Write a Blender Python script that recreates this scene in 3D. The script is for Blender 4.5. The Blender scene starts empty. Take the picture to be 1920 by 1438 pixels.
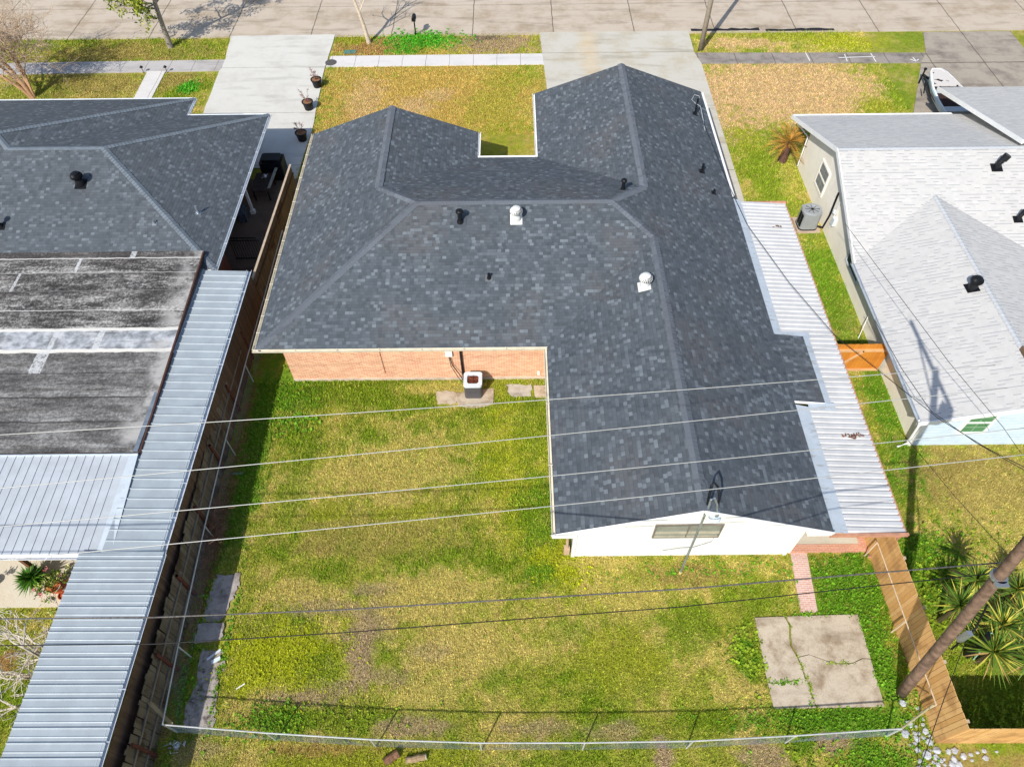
import bpy, math, random
import numpy as np
from mathutils import Vector, Matrix
random.seed(7); RNG = np.random.default_rng(11)
SC = bpy.context.scene; COL = SC.collection
# ------------------------------------------------------------------ camera
CH = 24.0; CF = 1330.0; PIT = math.atan(1769/CF); RO = .012; PS = .0027
_r0 = Vector((math.cos(PS), math.sin(PS), 0)); _fh = Vector((-math.sin(PS), math.cos(PS), 0)); _z = Vector((0, 0, 1))
FW = _fh*math.cos(PIT) - _z*math.sin(PIT); _u0 = _fh*math.sin(PIT) + _z*math.cos(PIT)
RT = _r0*math.cos(RO) - _u0*math.sin(RO); UP = _r0*math.sin(RO) + _u0*math.cos(RO)
cam = bpy.data.cameras.new('camera'); co = bpy.data.objects.new('camera', cam); COL.objects.link(co)
cam.sensor_width = 36; cam.lens = CF/1920*36; cam.clip_end = 2000; cam.clip_start = .5
co.matrix_world = Matrix(((RT.x, UP.x, -FW.x, 0), (RT.y, UP.y, -FW.y, 0), (RT.z, UP.z, -FW.z, CH), (0, 0, 0, 1)))
SC.camera = co
# ------------------------------------------------------------------ sky + sun
SUNV = Vector((.53, .97, -1.0)).normalized()
EL = math.asin(-SUNV.z); AZ = math.atan2(-SUNV.x, -SUNV.y)
w = bpy.data.worlds.new('World'); SC.world = w; w.use_nodes = True
nt = w.node_tree; bg = nt.nodes['Background']; sky = nt.nodes.new('ShaderNodeTexSky')
sky.sky_type = 'NISHITA'; sky.sun_disc = False; sky.sun_elevation = EL; sky.sun_rotation = AZ
nt.links.new(sky.outputs[0], bg.inputs[0]); bg.inputs[1].default_value = .13
sl = bpy.data.lights.new('sun', 'SUN'); so = bpy.data.objects.new('sun', sl); COL.objects.link(so)
sl.energy = 4.3; sl.angle = math.radians(.5); sl.color = (1, .95, .87)
so.rotation_euler = SUNV.to_track_quat('-Z', 'Y').to_euler(); so.location = (-20, -40, 50)
SC.view_settings.view_transform = 'Standard'; SC.view_settings.look = 'None'
SC.view_settings.exposure = .1; SC.view_settings.gamma = 1
SC.cycles.use_denoising = True; SC.cycles.max_bounces = 6

def G(px, py, z=0.0):
    """point at height z seen at a pixel of the photograph"""
    d = FW + RT*((px-960)/CF) + UP*((719-py)/CF); t = (z-CH)/d.z
    return Vector((d.x*t, d.y*t, z))
def GY(px, py, Y):
    """point of the vertical plane y = Y seen at a pixel of the photograph"""
    d = FW + RT*((px-960)/CF) + UP*((719-py)/CF); t = Y/d.y
    return Vector((d.x*t, Y, d.z*t+CH))
def on(px, py, zf):
    z = 3.0
    for _ in range(12):
        p = G(px, py, z); z = zf(p.x, p.y)
    return G(px, py, z)
# ------------------------------------------------------------------ materials
def lin(c): return tuple(((x/255)/12.92 if x/255 <= .04045 else ((x/255+.055)/1.055)**2.4) for x in c)
def rgba(c): return lin(c)+(1,)
class NT:
    def __init__(s, name):
        s.m = bpy.data.materials.new(name); s.m.use_nodes = True; s.t = s.m.node_tree
        s.b = s.t.nodes['Principled BSDF']; s.b.inputs['Specular IOR Level'].default_value = .25
    def n(s, typ, **k):
        x = s.t.nodes.new(typ)
        for a, v in k.items(): setattr(x, a, v)
        return x
    def set(s, inp, v):
        if isinstance(v, bpy.types.NodeSocket): s.t.links.new(v, inp)
        elif v is not None: inp.default_value = v
    def math(s, op, a, b=None, c=None):
        x = s.n('ShaderNodeMath', operation=op); s.set(x.inputs[0], a); s.set(x.inputs[1], b); s.set(x.inputs[2], c); return x.outputs[0]
    def mix(s, f, a, b, bt='MIX'):
        x = s.n('ShaderNodeMix', data_type='RGBA', blend_type=bt); s.set(x.inputs[0], f); s.set(x.inputs[6], a); s.set(x.inputs[7], b); return x.outputs[2]
    def noise(s, scale, detail=3, rough=.55, vec=None, out=0):
        x = s.n('ShaderNodeTexNoise'); x.inputs['Scale'].default_value = scale; x.inputs['Detail'].default_value = detail; x.inputs['Roughness'].default_value = rough
        s.set(x.inputs['Vector'], vec if vec is not None else s.pos()); return x.outputs[out]
    def pos(s):
        if not hasattr(s, '_p'): s._p = s.n('ShaderNodeNewGeometry').outputs['Position']
        return s._p
    def uv(s):
        if not hasattr(s, '_u'): s._u = s.n('ShaderNodeUVMap').outputs[0]
        return s._u
    def sep(s, v):
        x = s.n('ShaderNodeSeparateXYZ'); s.set(x.inputs[0], v); return x.outputs
    def comb(s, a, b, c=0.0):
        x = s.n('ShaderNodeCombineXYZ'); s.set(x.inputs[0], a); s.set(x.inputs[1], b); s.set(x.inputs[2], c); return x.outputs[0]
    def white(s, v, dim='3D'):
        x = s.n('ShaderNodeTexWhiteNoise', noise_dimensions=dim); s.set(x.inputs['W' if dim == '1D' else 'Vector'], v); return x.outputs[0]
    def ramp(s, f, stops, interp='LINEAR'):
        x = s.n('ShaderNodeValToRGB'); r = x.color_ramp; r.interpolation = interp
        while len(r.elements) < len(stops): r.elements.new(.5)
        for e, (p, c) in zip(r.elements, stops):
            e.position = p; e.color = (c, c, c, 1) if isinstance(c, (int, float)) else rgba(c)
        s.set(x.inputs[0], f); return x.outputs[0]
    def step(s, v, lo, hi):
        x = s.n('ShaderNodeMapRange', interpolation_type='SMOOTHSTEP'); s.set(x.inputs[0], v); s.set(x.inputs[1], lo); s.set(x.inputs[2], hi); return x.outputs[0]
    def bump(s, h, strength=.4, dist=.01):
        x = s.n('ShaderNodeBump'); x.inputs['Strength'].default_value = strength; x.inputs['Distance'].default_value = dist
        s.set(x.inputs['Height'], h); s.t.links.new(x.outputs[0], s.b.inputs['Normal'])
    def base(s, c, rough=.8, metal=0.0):
        s.set(s.b.inputs['Base Color'], c if isinstance(c, bpy.types.NodeSocket) else rgba(c)); s.set(s.b.inputs['Roughness'], rough); s.b.inputs['Metallic'].default_value = metal; return s.m

_MC = {}
def plain(name, c, rough=.7, metal=0.0, amp=.18, scale=3.0, fine=40, bump=.0):
    if name in _MC: return _MC[name]
    k = NT(name); a = k.noise(scale, 4); b = k.noise(fine, 2)
    v = k.math('ADD', k.math('MULTIPLY', a, .65), k.math('MULTIPLY', b, .35))
    f = k.step(v, .3, .7)
    lo = tuple(x*(1-amp) for x in lin(c))+(1,); hi = tuple(min(1, x*(1+amp)) for x in lin(c))+(1,)
    if bump: k.bump(v, bump, .02)
    _MC[name] = k.base(k.mix(f, lo, hi), rough, metal); return _MC[name]

def shingle(name, dark, dark2, light, warm, h=.142, w=.19, pl=.2, edge=.55, dash=False):
    k = NT(name); u, v, _ = k.sep(k.uv())
    vs = k.math('DIVIDE', v, h); row = k.math('FLOOR', vs); fr = k.math('FRACT', vs)
    rr = k.white(row, '1D'); uu = k.math('ADD', k.math('DIVIDE', u, w), k.math('MULTIPLY', rr, 17.3))
    cell = k.math('FLOOR', uu); fu = k.math('FRACT', uu)
    r1 = k.white(k.comb(cell, row, 1.0)); c2 = k.math('FLOOR', k.math('MULTIPLY', k.math('ADD', uu, .37), .5)); r2 = k.white(k.comb(c2, row, 5.0))
    r3 = k.white(k.comb(cell, row, 9.0))
    lt = k.math('MULTIPLY', k.math('GREATER_THAN', r1, 1-pl), k.math('ADD', .35, k.math('MULTIPLY', r3, .65)))
    lt2 = k.math('MULTIPLY', k.math('GREATER_THAN', r2, .9), .3)
    base = k.mix(r3, rgba(dark), rgba(dark2))
    base = k.mix(k.math('MULTIPLY', k.step(k.noise(.35, 3), .45, .68), .6), base, rgba(warm))
    r4 = k.white(k.comb(cell, row, 13.0)); base = k.mix(k.math('MULTIPLY', k.math('GREATER_THAN', r4, .78), .12 if dash else .45), base, rgba(tuple(x*.84 for x in dark)))
    base = k.mix(k.math('MAXIMUM', lt, lt2), base, rgba(light))
    base = k.mix(k.math('MULTIPLY', k.step(k.noise(2.2, 5, .7), .5, .75), .14 if dash else .22), base, rgba(tuple(x*.8 for x in dark)))
    ln = k.math('LESS_THAN', fr, .15)  # dark butt edge of each course, with its shadow line painted in
    if dash: ln = k.math('MULTIPLY', ln, k.math('GREATER_THAN', r1, .5))  # white roof: dashed shadows along the courses, painted into the colour
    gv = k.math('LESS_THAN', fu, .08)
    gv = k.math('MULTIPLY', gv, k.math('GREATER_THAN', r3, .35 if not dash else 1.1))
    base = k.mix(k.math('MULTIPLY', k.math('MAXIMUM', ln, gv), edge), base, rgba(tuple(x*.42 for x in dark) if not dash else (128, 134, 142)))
    gr = k.noise(55, 2, .7); base = k.mix(.5, base, k.ramp(gr, [(.3, .62), (.7, 1.0)]), 'MULTIPLY') if not dash else k.mix(.35, base, k.ramp(k.noise(5, 4, .7), [(.3, .8), (.7, 1.0)]), 'MULTIPLY')
    k.bump(k.math('ADD', k.math('SUBTRACT', 1.0, fr), k.math('MULTIPLY', k.math('MAXIMUM', lt, 0), .3)), .5, .012)
    return k.base(base, .88)

def boards(name, c1, c2, pitch=.146, rough=.75, stain=None):
    k = NT(name); u, v, _ = k.sep(k.uv()); c = k.math('FLOOR', k.math('DIVIDE', u, pitch)); r = k.white(c, '1D')
    g = k.noise(6, 5, .65, k.comb(k.math('MULTIPLY', u, 9), v, c))
    base = k.mix(k.math('ADD', k.math('MULTIPLY', r, .6), k.math('MULTIPLY', g, .4)), rgba(c1), rgba(c2))
    if stain: base = k.mix(k.math('MULTIPLY', k.step(k.noise(1.1, 4), .5, .66), .75), base, rgba(stain))
    k.bump(g, .3, .01); return k.base(base, rough)

def brick(name, c1, c2, mortar, sc=1.0):
    k = NT(name); b = k.n('ShaderNodeTexBrick'); k.set(b.inputs['Vector'], k.uv())
    for i, v in (('Color1', rgba(c1)), ('Color2', rgba(c2)), ('Mortar', rgba(mortar))): b.inputs[i].default_value = v
    b.inputs['Scale'].default_value = 1; b.inputs['Brick Width'].default_value = .21*sc; b.inputs['Row Height'].default_value = .072*sc; b.inputs['Mortar Size'].default_value = .011*sc; b.inputs['Bias'].default_value = -.1
    col = k.mix(.45, b.outputs[0], k.ramp(k.noise(1.3, 5, .7), [(.3, .7), (.72, 1.0)]), 'MULTIPLY')
    k.bump(b.outputs[1], -.4, .008); return k.base(col, .85)

def metal_sheet(name, c, rust=None, metal=.55, rough=.38, amt=.55, blot=.72):
    k = NT(name); n = k.noise(1.5, 5, .65); u, v, _ = k.sep(k.uv())
    base = k.mix(k.step(n, .35, .7), rgba(tuple(x*.94 for x in c)), rgba(c))
    p = k.sep(k.pos()); pan = k.white(k.math('FLOOR', k.math('DIVIDE', p[1], .94)), '1D')
    base = k.mix(k.math('MULTIPLY', pan, .07), base, rgba(tuple(x*.78 for x in c)))
    if rust:
        m = k.step(k.noise(2.2, 6, .75, k.comb(k.math('MULTIPLY', p[0], .6), k.math('MULTIPLY', p[1], 2.2), 0.0)), blot-.08, blot)
        base = k.mix(k.math('MULTIPLY', m, amt), base, rgba(rust))
    k.set(k.b.inputs['Roughness'], k.math('ADD', rough-.08, k.math('MULTIPLY', k.noise(4, 3), .2)))
    m = k.base(base, None, metal); return m

def concrete(name, c, stain, amt=.5, sc=.7, fine=.22, joint=None, streak=None):
    k = NT(name); n = k.noise(sc, 6, .68); f = k.noise(28, 4, .7); p = k.sep(k.pos())
    st = k.noise(1.0, 5, .6, k.comb(k.math('MULTIPLY', p[0], .25), k.math('MULTIPLY', p[1], 1.3), 3.0))
    base = k.mix(k.math('MULTIPLY', k.step(n, .42, .72), amt), rgba(c), rgba(stain))
    base = k.mix(k.math('MULTIPLY', k.step(st, .5, .7), amt*.6), base, rgba(tuple(x*.8 for x in stain)))
    base = k.mix(fine*2, base, k.ramp(f, [(.3, .62), (.65, 1.0)]), 'MULTIPLY')
    if joint:
        for ax, per, off, wd in joint:
            q = k.math('ADD', p[ax], k.math('MULTIPLY', k.math('SUBTRACT', k.noise(1.2, 3), .5), .12))
            t = k.math('ABSOLUTE', k.math('SUBTRACT', k.math('FRACT', k.math('ADD', k.math('DIVIDE', k.math('SUBTRACT', q, off), per), .5)), .5))
            base = k.mix(k.math('MULTIPLY', k.math('LESS_THAN', t, wd/per), .75), base, rgba((88, 78, 68)))
    if streak:
        sx = k.math('ABSOLUTE', k.math('SUBTRACT', k.math('ADD', p[0], k.math('MULTIPLY', k.math('SUBTRACT', k.noise(.8, 4), .5), 1.6)), streak[0]))
        base = k.mix(k.math('MULTIPLY', k.step(sx, streak[1], 0.0), .38), base, rgba(streak[2]))
    k.bump(f, .15, .01); return k.base(base, .85)
# ------------------------------------------------------------------ mesh builder
WL = {}
class M:
    def __init__(s): s.v = []; s.f = []; s.mi = []
    def face(s, pts, mi=0):
        b = len(s.v); s.v += [tuple(p) for p in pts]; s.f.append(tuple(range(b, b+len(pts)))); s.mi.append(mi)
    def box(s, x0, x1, y0, y1, z0, z1, mi=0):
        s.obox(((x0+x1)/2, (y0+y1)/2, (z0+z1)/2), (x1-x0, y1-y0, z1-z0), None, mi); return s
    def obox(s, c, d, rot=None, mi=0):
        b = len(s.v); c = Vector(c)
        for i in (-.5, .5):
            for j in (-.5, .5):
                for k in (-.5, .5):
                    p = Vector((i*d[0], j*d[1], k*d[2]))
                    if rot is not None: p = rot @ p
                    s.v.append(tuple(c+p))
        for q in ((0, 1, 3, 2), (4, 6, 7, 5), (0, 4, 5, 1), (2, 3, 7, 6), (0, 2, 6, 4), (1, 5, 7, 3)):
            s.f.append(tuple(b+x for x in q)); s.mi.append(mi)
        return s
    def beam(s, p, q, wd, ht, mi=0):
        p, q = Vector(p), Vector(q); d = q-p; x = d.normalized(); y = Vector((0, 0, 1)).cross(x)
        if y.length < 1e-4: y = Vector((1, 0, 0))
        y.normalize(); z = x.cross(y)
        return s.obox((p+q)/2, (d.length, wd, ht), Matrix((x, y, z)).transposed(), mi)
    def tube(s, pts, r, n=8, mi=0, cap=True):
        pts = [Vector(p) for p in pts]; rs = r if isinstance(r, (list, tuple)) else [r]*len(pts); b = len(s.v); N = len(pts)
        ref = Vector((.31, .17, .93)).normalized()
        for i, p in enumerate(pts):
            d = (pts[min(i+1, N-1)]-pts[max(i-1, 0)]).normalized()
            a = d.cross(ref if abs(d.dot(ref)) < .95 else Vector((1, 0, 0))).normalized(); c = d.cross(a)
            for j in range(n):
                t = 2*math.pi*j/n; s.v.append(tuple(p+a*(math.cos(t)*rs[i])+c*(math.sin(t)*rs[i])))
        for i in range(N-1):
            for j in range(n):
                s.f.append((b+i*n+j, b+i*n+(j+1) % n, b+(i+1)*n+(j+1) % n, b+(i+1)*n+j)); s.mi.append(mi)
        if cap:
            s.f.append(tuple(b+j for j in range(n))[::-1]); s.mi.append(mi)
            s.f.append(tuple(b+(N-1)*n+j for j in range(n))); s.mi.append(mi)
        return s
    def lathe(s, prof, c, n=20, mi=0, rot=None):
        b = len(s.v); c = Vector(c)
        for (r, z) in prof:
            for j in range(n):
                t = 2*math.pi*j/n; p = Vector((r*math.cos(t), r*math.sin(t), z))
                if rot is not None: p = rot @ p
                s.v.append(tuple(c+p))
        for i in range(len(prof)-1):
            for j in range(n):
                s.f.append((b+i*n+j, b+i*n+(j+1) % n, b+(i+1)*n+(j+1) % n, b+(i+1)*n+j)); s.mi.append(mi)
        s.f.append(tuple(b+j for j in range(n))[::-1]); s.mi.append(mi)
        s.f.append(tuple(b+(len(prof)-1)*n+j for j in range(n))); s.mi.append(mi)
        return s
    def prism(s, poly, z0, z1, mi=0, mside=None):
        n = len(poly); b = len(s.v)
        a = sum(poly[i][0]*poly[(i+1) % n][1]-poly[(i+1) % n][0]*poly[i][1] for i in range(n))
        if a < 0: poly = poly[::-1]
        s.v += [(x, y, z0) for x, y in poly]+[(x, y, z1) for x, y in poly]
        s.f.append(tuple(b+i for i in range(n))[::-1]); s.mi.append(mi); s.f.append(tuple(b+n+i for i in range(n))); s.mi.append(mi)
        for i in range(n):
            s.f.append((b+i, b+(i+1) % n, b+n+(i+1) % n, b+n+i)); s.mi.append(mi if mside is None else mside)
        return s
    def slab(s, polys, t, mtop=0, mside=1, mbot=1):
        """roof: top polygons with thickness t; the sides become fascia"""
        from collections import Counter
        key = lambda p: tuple(round(x, 3) for x in p); cnt = Counter()
        for P in polys:
            for i in range(len(P)): cnt[frozenset((key(P[i]), key(P[(i+1) % len(P)])))] += 1
        for P in polys:
            nrm = (Vector(P[1])-Vector(P[0])).cross(Vector(P[2])-Vector(P[0]))
            if nrm.z < 0: P = P[::-1]
            s.face(P, mtop); s.face([(x, y, z-t) for x, y, z in P][::-1], mbot)
            for i in range(len(P)):
                a, b = P[i], P[(i+1) % len(P)]
                if cnt[frozenset((key(a), key(b)))] == 1:
                    s.face([(a[0], a[1], a[2]-t), (b[0], b[1], b[2]-t), b, a], mside)
        return s
    def build(s, name, mats, parent=None, loc=None, smooth=False, kind=None, label=None, cat=None, group=None):
        me = bpy.data.meshes.new(name); base = Vector(WL[parent.name]) if parent else Vector(loc or (0, 0, 0))
        me.from_pydata([(p[0]-base.x, p[1]-base.y, p[2]-base.z) for p in s.v], [], s.f)
        mats = mats if isinstance(mats, (list, tuple)) else [mats]
        for m in mats: me.materials.append(m)
        me.polygons.foreach_set('material_index', s.mi)
        uvl = me.uv_layers.new(name='UVMap'); uvs = []
        for p in me.polygons:
            n = p.normal
            if abs(n.z) > .97: t, b = Vector((1, 0, 0)), Vector((0, 1, 0))
            else:
                t = Vector((0, 0, 1)).cross(n).normalized(); b = n.cross(t)
            for vi in p.vertices:
                q = me.vertices[vi].co+base; uvs += [q.dot(t), q.dot(b)]
        uvl.data.foreach_set('uv', uvs)
        if smooth: me.polygons.foreach_set('use_smooth', [True]*len(me.polygons))
        me.update()
        o = bpy.data.objects.new(name, me); COL.objects.link(o)
        if parent: o.parent = parent
        else: o.location = base
        WL[o.name] = tuple(base)
        if kind: o['kind'] = kind
        if label: o['label'] = label
        if cat: o['category'] = cat
        if group: o['group'] = group
        return o
def thing(name, label, cat, loc, group=None):
    o = bpy.data.objects.new(name, None); COL.objects.link(o); o.location = loc; o.empty_display_size = .3
    WL[o.name] = tuple(loc); o['label'] = label; o['category'] = cat
    if group: o['group'] = group
    return o
def hull2(pts, amp=.12, sub=4):
    """ragged outline through the given points"""
    out = []
    for i in range(len(pts)):
        a, b = pts[i], pts[(i+1) % len(pts)]
        for k in range(sub):
            t = k/sub; out.append((a[0]*(1-t)+b[0]*t+random.uniform(-amp, amp), a[1]*(1-t)+b[1]*t+random.uniform(-amp, amp)))
    return out
# ------------------------------------------------------------------ shared materials
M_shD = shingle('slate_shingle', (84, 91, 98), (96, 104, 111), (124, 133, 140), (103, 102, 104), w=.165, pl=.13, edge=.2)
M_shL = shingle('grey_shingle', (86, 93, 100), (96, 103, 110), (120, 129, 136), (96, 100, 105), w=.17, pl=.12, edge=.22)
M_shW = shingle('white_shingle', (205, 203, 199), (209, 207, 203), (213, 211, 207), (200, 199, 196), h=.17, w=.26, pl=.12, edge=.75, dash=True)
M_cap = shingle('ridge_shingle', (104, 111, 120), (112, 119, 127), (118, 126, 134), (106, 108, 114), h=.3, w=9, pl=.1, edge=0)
M_capW = plain('white_ridge', (192, 195, 198), .85, amp=.06)
M_white = plain('white_paint', (240, 240, 238), .45, amp=.05)
M_cream = plain('cream_gutter', (226, 218, 198), .45, amp=.12)
M_grayw = plain('dusty_white', (214, 220, 226), .5, amp=.08)
M_soffit = plain('pale_soffit', (196, 214, 228), .6, amp=.06)
M_brickO = brick('orange_brick', (216, 138, 98), (240, 186, 142), (238, 212, 186))
M_brickR = brick('red_brick', (140, 62, 42), (168, 84, 58), (150, 120, 104))
M_brickP = brick('pink_brick_path', (206, 158, 142), (218, 182, 168), (226, 206, 196), 1.0)
M_black = plain('black_metal', (26, 27, 31), .42, amp=.3)
M_blackp = plain('black_plastic', (30, 30, 33), .38, amp=.25)
M_dark = plain('dark_void', (16, 17, 18), .8)
M_galv = plain('galvanised_steel', (176, 184, 190), .38, .7, amp=.2)
M_steelw = plain('pale_galvanised', (206, 208, 206), .4, .3, amp=.15)
M_rust = plain('rusty_copper', (198, 146, 120), .6, .15, amp=.25)
M_redpost = plain('red_oxide_wood', (146, 70, 58), .7, amp=.22)
M_wood_tan = plain('weathered_tan_wood', (190, 172, 150), .8, amp=.16)
M_wood_brown = plain('brown_wood', (118, 84, 56), .8, amp=.25)
M_glass = plain('window_glass', (108, 116, 118), .08, 0, amp=.1)
M_glass2 = plain('dusty_glass', (140, 142, 132), .2, 0, amp=.15)
M_green = plain('green_shade', (88, 138, 96), .35, amp=.12)
M_siding = plain('white_siding', (238, 237, 233), .6, amp=.05, scale=1.2)
M_sidingB = plain('pale_blue_siding', (206, 222, 234), .55, amp=.05)
M_stucco = plain('cream_stucco', (250, 242, 228), .85, amp=.07, scale=1.5)
M_bark = plain('grey_bark', (148, 140, 128), .9, amp=.3, scale=9)
M_barkT = plain('tan_bark', (192, 152, 116), .85, amp=.22, scale=7)
M_barkW = plain('pale_bark', (206, 190, 168), .85, amp=.22, scale=7)
M_twig = plain('pale_twig', (196, 172, 146), .85, amp=.2, scale=6)
M_pole = plain('creosote_pole', (120, 98, 84), .85, amp=.5, scale=5, fine=60, bump=.4)
M_conc_pad = concrete('old_concrete', (206, 192, 170), (146, 124, 98), .9, 1.5, .34)
# ------------------------------------------------------------------ noise fields for the ground colour
def vnoise(x, y, s, seed):
    r = np.random.default_rng(seed).random((256, 256)); x = x/s; y = y/s
    xi = np.floor(x).astype(int); yi = np.floor(y).astype(int); fx = x-xi; fy = y-yi
    fx = fx*fx*(3-2*fx); fy = fy*fy*(3-2*fy); a = lambda i, j: r[(xi+i) & 255, (yi+j) & 255]
    return (a(0, 0)*(1-fx)+a(1, 0)*fx)*(1-fy)+(a(0, 1)*(1-fx)+a(1, 1)*fx)*fy
def fbm(x, y, s, seed, o=4, g=.55):
    t = 0; amp = 1; tot = 0
    for i in range(o): t = t+amp*vnoise(x+i*13.7, y-i*7.1, s/2**i, seed+i); tot += amp; amp *= g
    return t/tot
C = {k: np.array(lin(v)) for k, v in dict(straw=(206, 188, 104), olive=(162, 168, 42), green=(136, 160, 36), lush=(108, 156, 32), yg=(178, 184, 34), soil=(182, 158, 122),
     gold=(204, 174, 90), tan=(216, 184, 134), brown=(176, 138, 84), vivid=(84, 172, 34), dsoil=(134, 118, 102), drab=(172, 154, 84)).items()}
BL = []   # painted patches of grass condition: centre, radii, colour, strength, noise amount
def blob(px, py, rx, ry, col, a=1.0, nz=.5, world=False):
    p = (px, py) if world else G(px, py); BL.append((p[0], p[1], rx, ry, C[col], a, nz))
# back yard
blob(640, 735, 4.5, 1.0, 'green', .8); blob(560, 740, 1.2, 1.5, 'lush', .7); blob(960, 850, 1.6, 4.2, 'yg', .55); blob(1000, 790, 1.2, 2.2, 'green', .6); blob(1010, 950, 1.1, 2.0, 'lush', .55)
blob(820, 730, 2.0, .5, 'straw', .7); blob(740, 870, 3.0, 2.2, 'straw', .7); blob(700, 1000, 3.5, 1.2, 'drab', .55); blob(560, 870, .8, 3.5, 'green', .55); blob(470, 850, .9, 7.0, 'lush', .75)
blob(1050, 1055, 1.0, 1.0, 'yg', .85); blob(1010, 1075, .7, .6, 'lush', .7); blob(820, 1110, 2.6, 1.0, 'straw', .85); blob(560, 1110, 1.8, .5, 'straw', .8); blob(620, 1140, 1.6, .45, 'soil', .55)
blob(540, 1220, 2.0, 1.1, 'yg', .95); blob(480, 1260, 1.4, .7, 'yg', .8); blob(600, 1250, 1.0, .8, 'green', .6); blob(680, 1235, .55, 1.5, 'soil', .8); blob(700, 1170, .8, .7, 'soil', .6)
blob(850, 1230, 1.9, 1.1, 'straw', .9); blob(790, 1300, 1.7, .6, 'straw', .7); blob(800, 1225, .9, .4, 'soil', .5); blob(1150, 1230, 2.2, 1.1, 'olive', .7); blob(1290, 1180, 1.3, 1.2, 'green', .75); blob(1390, 1290, .9, .5, 'straw', .8)
blob(1180, 1120, 1.5, .8, 'straw', .6); blob(1300, 1075, 1.8, .5, 'drab', .8); blob(1120, 1055, 1.2, .25, 'straw', .8); blob(1430, 1120, 1.2, 1.0, 'green', .7)
blob(1590, 1090, 1.6, 1.3, 'lush', 1); blob(1640, 1240, .9, 1.8, 'lush', 1); blob(1560, 1140, 1.2, .6, 'lush', .8); blob(1400, 1230, .5, .8, 'lush', .9)
blob(1550, 1350, 3.0, .5, 'lush', 1); blob(1330, 1355, 1.6, .4, 'green', .8); blob(620, 1350, 2.5, .5, 'green', .7); blob(520, 1350, 1.0, .5, 'lush', .7); blob(760, 1365, 1.6, .35, 'soil', .7); blob(1010, 1365, 1.4, .3, 'soil', .6); blob(1160, 1370, 1.2, .3, 'soil', .6); blob(560, 1310, 1.3, .3, 'soil', .7)
blob(1240, 1410, .4, .5, 'soil', .9); blob(1440, 1420, 1.0, .5, 'soil', .8); blob(1570, 1395, .8, .3, 'soil', .8); blob(1500, 1400, .5, .4, 'lush', .7); blob(1640, 1420, 1.0, .5, 'lush', .9); blob(700, 1425, 4.0, .4, 'olive', .8); blob(1050, 1425, 2.5, .4, 'green', .6); blob(380, 1400, .9, .6, 'soil', .6); blob(600, 1405, 2.2, .25, 'brown', .6); blob(1850, 1430, 2.0, .5, 'drab', .9)
for px, py, rx, ry, cl, al in ((600, 1030, 1.1, .4, 'drab', .6), (690, 1105, .9, .3, 'soil', .6), (660, 1190, .5, .3, 'soil', .7), (730, 1270, .7, .4, 'soil', .55), (640, 1290, .6, .3, 'soil', .6), (900, 1190, .8, .5, 'straw', .8), (930, 1270, .7, .5, 'green', .7), (1010, 1230, .8, .4, 'straw', .5), (1080, 1180, 1.0, .5, 'green', .6), (1220, 1250, .8, .5, 'olive', .6), (1340, 1220, .7, .4, 'straw', .5), (760, 960, 1.4, .5, 'olive', .7), (880, 905, 1.0, .4, 'green', .5), (620, 960, .9, .6, 'olive', .7), (700, 820, 1.0, .4, 'green', .5), (800, 1150, 1.4, .3, 'straw', .8), (1130, 1010, .8, .5, 'green', .5)): blob(px, py, rx, ry, cl, al)
blob(-11.0, 12, .45, 9, 'brown', .8, .5, True)
# lawn right of the house, right back yard
blob(1560, 555, 1.2, 6, 'lush', .6); blob(1430, 330, 1.3, 4.0, 'green', .8); blob(1390, 240, 1.2, 3.0, 'olive', .5); blob(1650, 740, .9, 2.0, 'lush', .8); blob(1700, 880, 1.0, 2.2, 'lush', .8); blob(1840, 900, 3.0, 2.0, 'drab', .9); blob(1880, 960, 2.0, 2.0, 'straw', .5); blob(1740, 1060, 1.6, 1.6, 'lush', .9); blob(1880, 1330, 2, 1.5, 'green', 1)
blob(1460, 170, 7, 4.5, 'tan', 1, .3); blob(1330, 200, 1.5, 4.0, 'tan', .8); blob(1560, 175, 3.0, 3.5, 'tan', .7); blob(1690, 185, 1.0, 2.5, 'green', .85); blob(1640, 205, 1.5, 1.5, 'olive', .8); blob(1400, 82, 3, .8, 'tan', .8); blob(1600, 80, 3.5, 1.2, 'yg', .7); blob(1480, 70, 3, .8, 'olive', .6); blob(1690, 85, 1.6, 1.2, 'green', .5)
# front lawns
blob(800, 190, 8, 6.5, 'gold', 1, .3); blob(770, 200, 1.6, 1.3, 'tan', .7); blob(680, 190, 1.5, 3.5, 'tan', .6); blob(820, 178, 1.1, .8, 'tan', .6); blob(930, 210, 2.4, 3.5, 'olive', .5); blob(960, 150, 2.0, 1.6, 'olive', .45); blob(930, 280, 2.0, 2.0, 'olive', .6)
blob(700, 90, 3.0, 1.3, 'brown', .85); blob(930, 82, 3.2, 1.5, 'soil', 1, .4); blob(915, 72, 1.3, .6, 'dsoil', .8); blob(790, 76, 2.5, 1.2, 'vivid', 1, .35); blob(755, 95, 1.1, .6, 'vivid', .9); blob(660, 76, 1.2, .6, 'olive', .8)
blob(250, 100, 6, 1.4, 'drab', .9); blob(340, 95, 2.5, 1.2, 'green', .45); blob(160, 160, 4, 2, 'drab', .8); blob(60, 170, 3, 1.2, 'green', .5); blob(340, 150, 1.5, 1.5, 'drab', .8); blob(353, 165, .75, .7, 'vivid', .9, .3)
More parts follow.
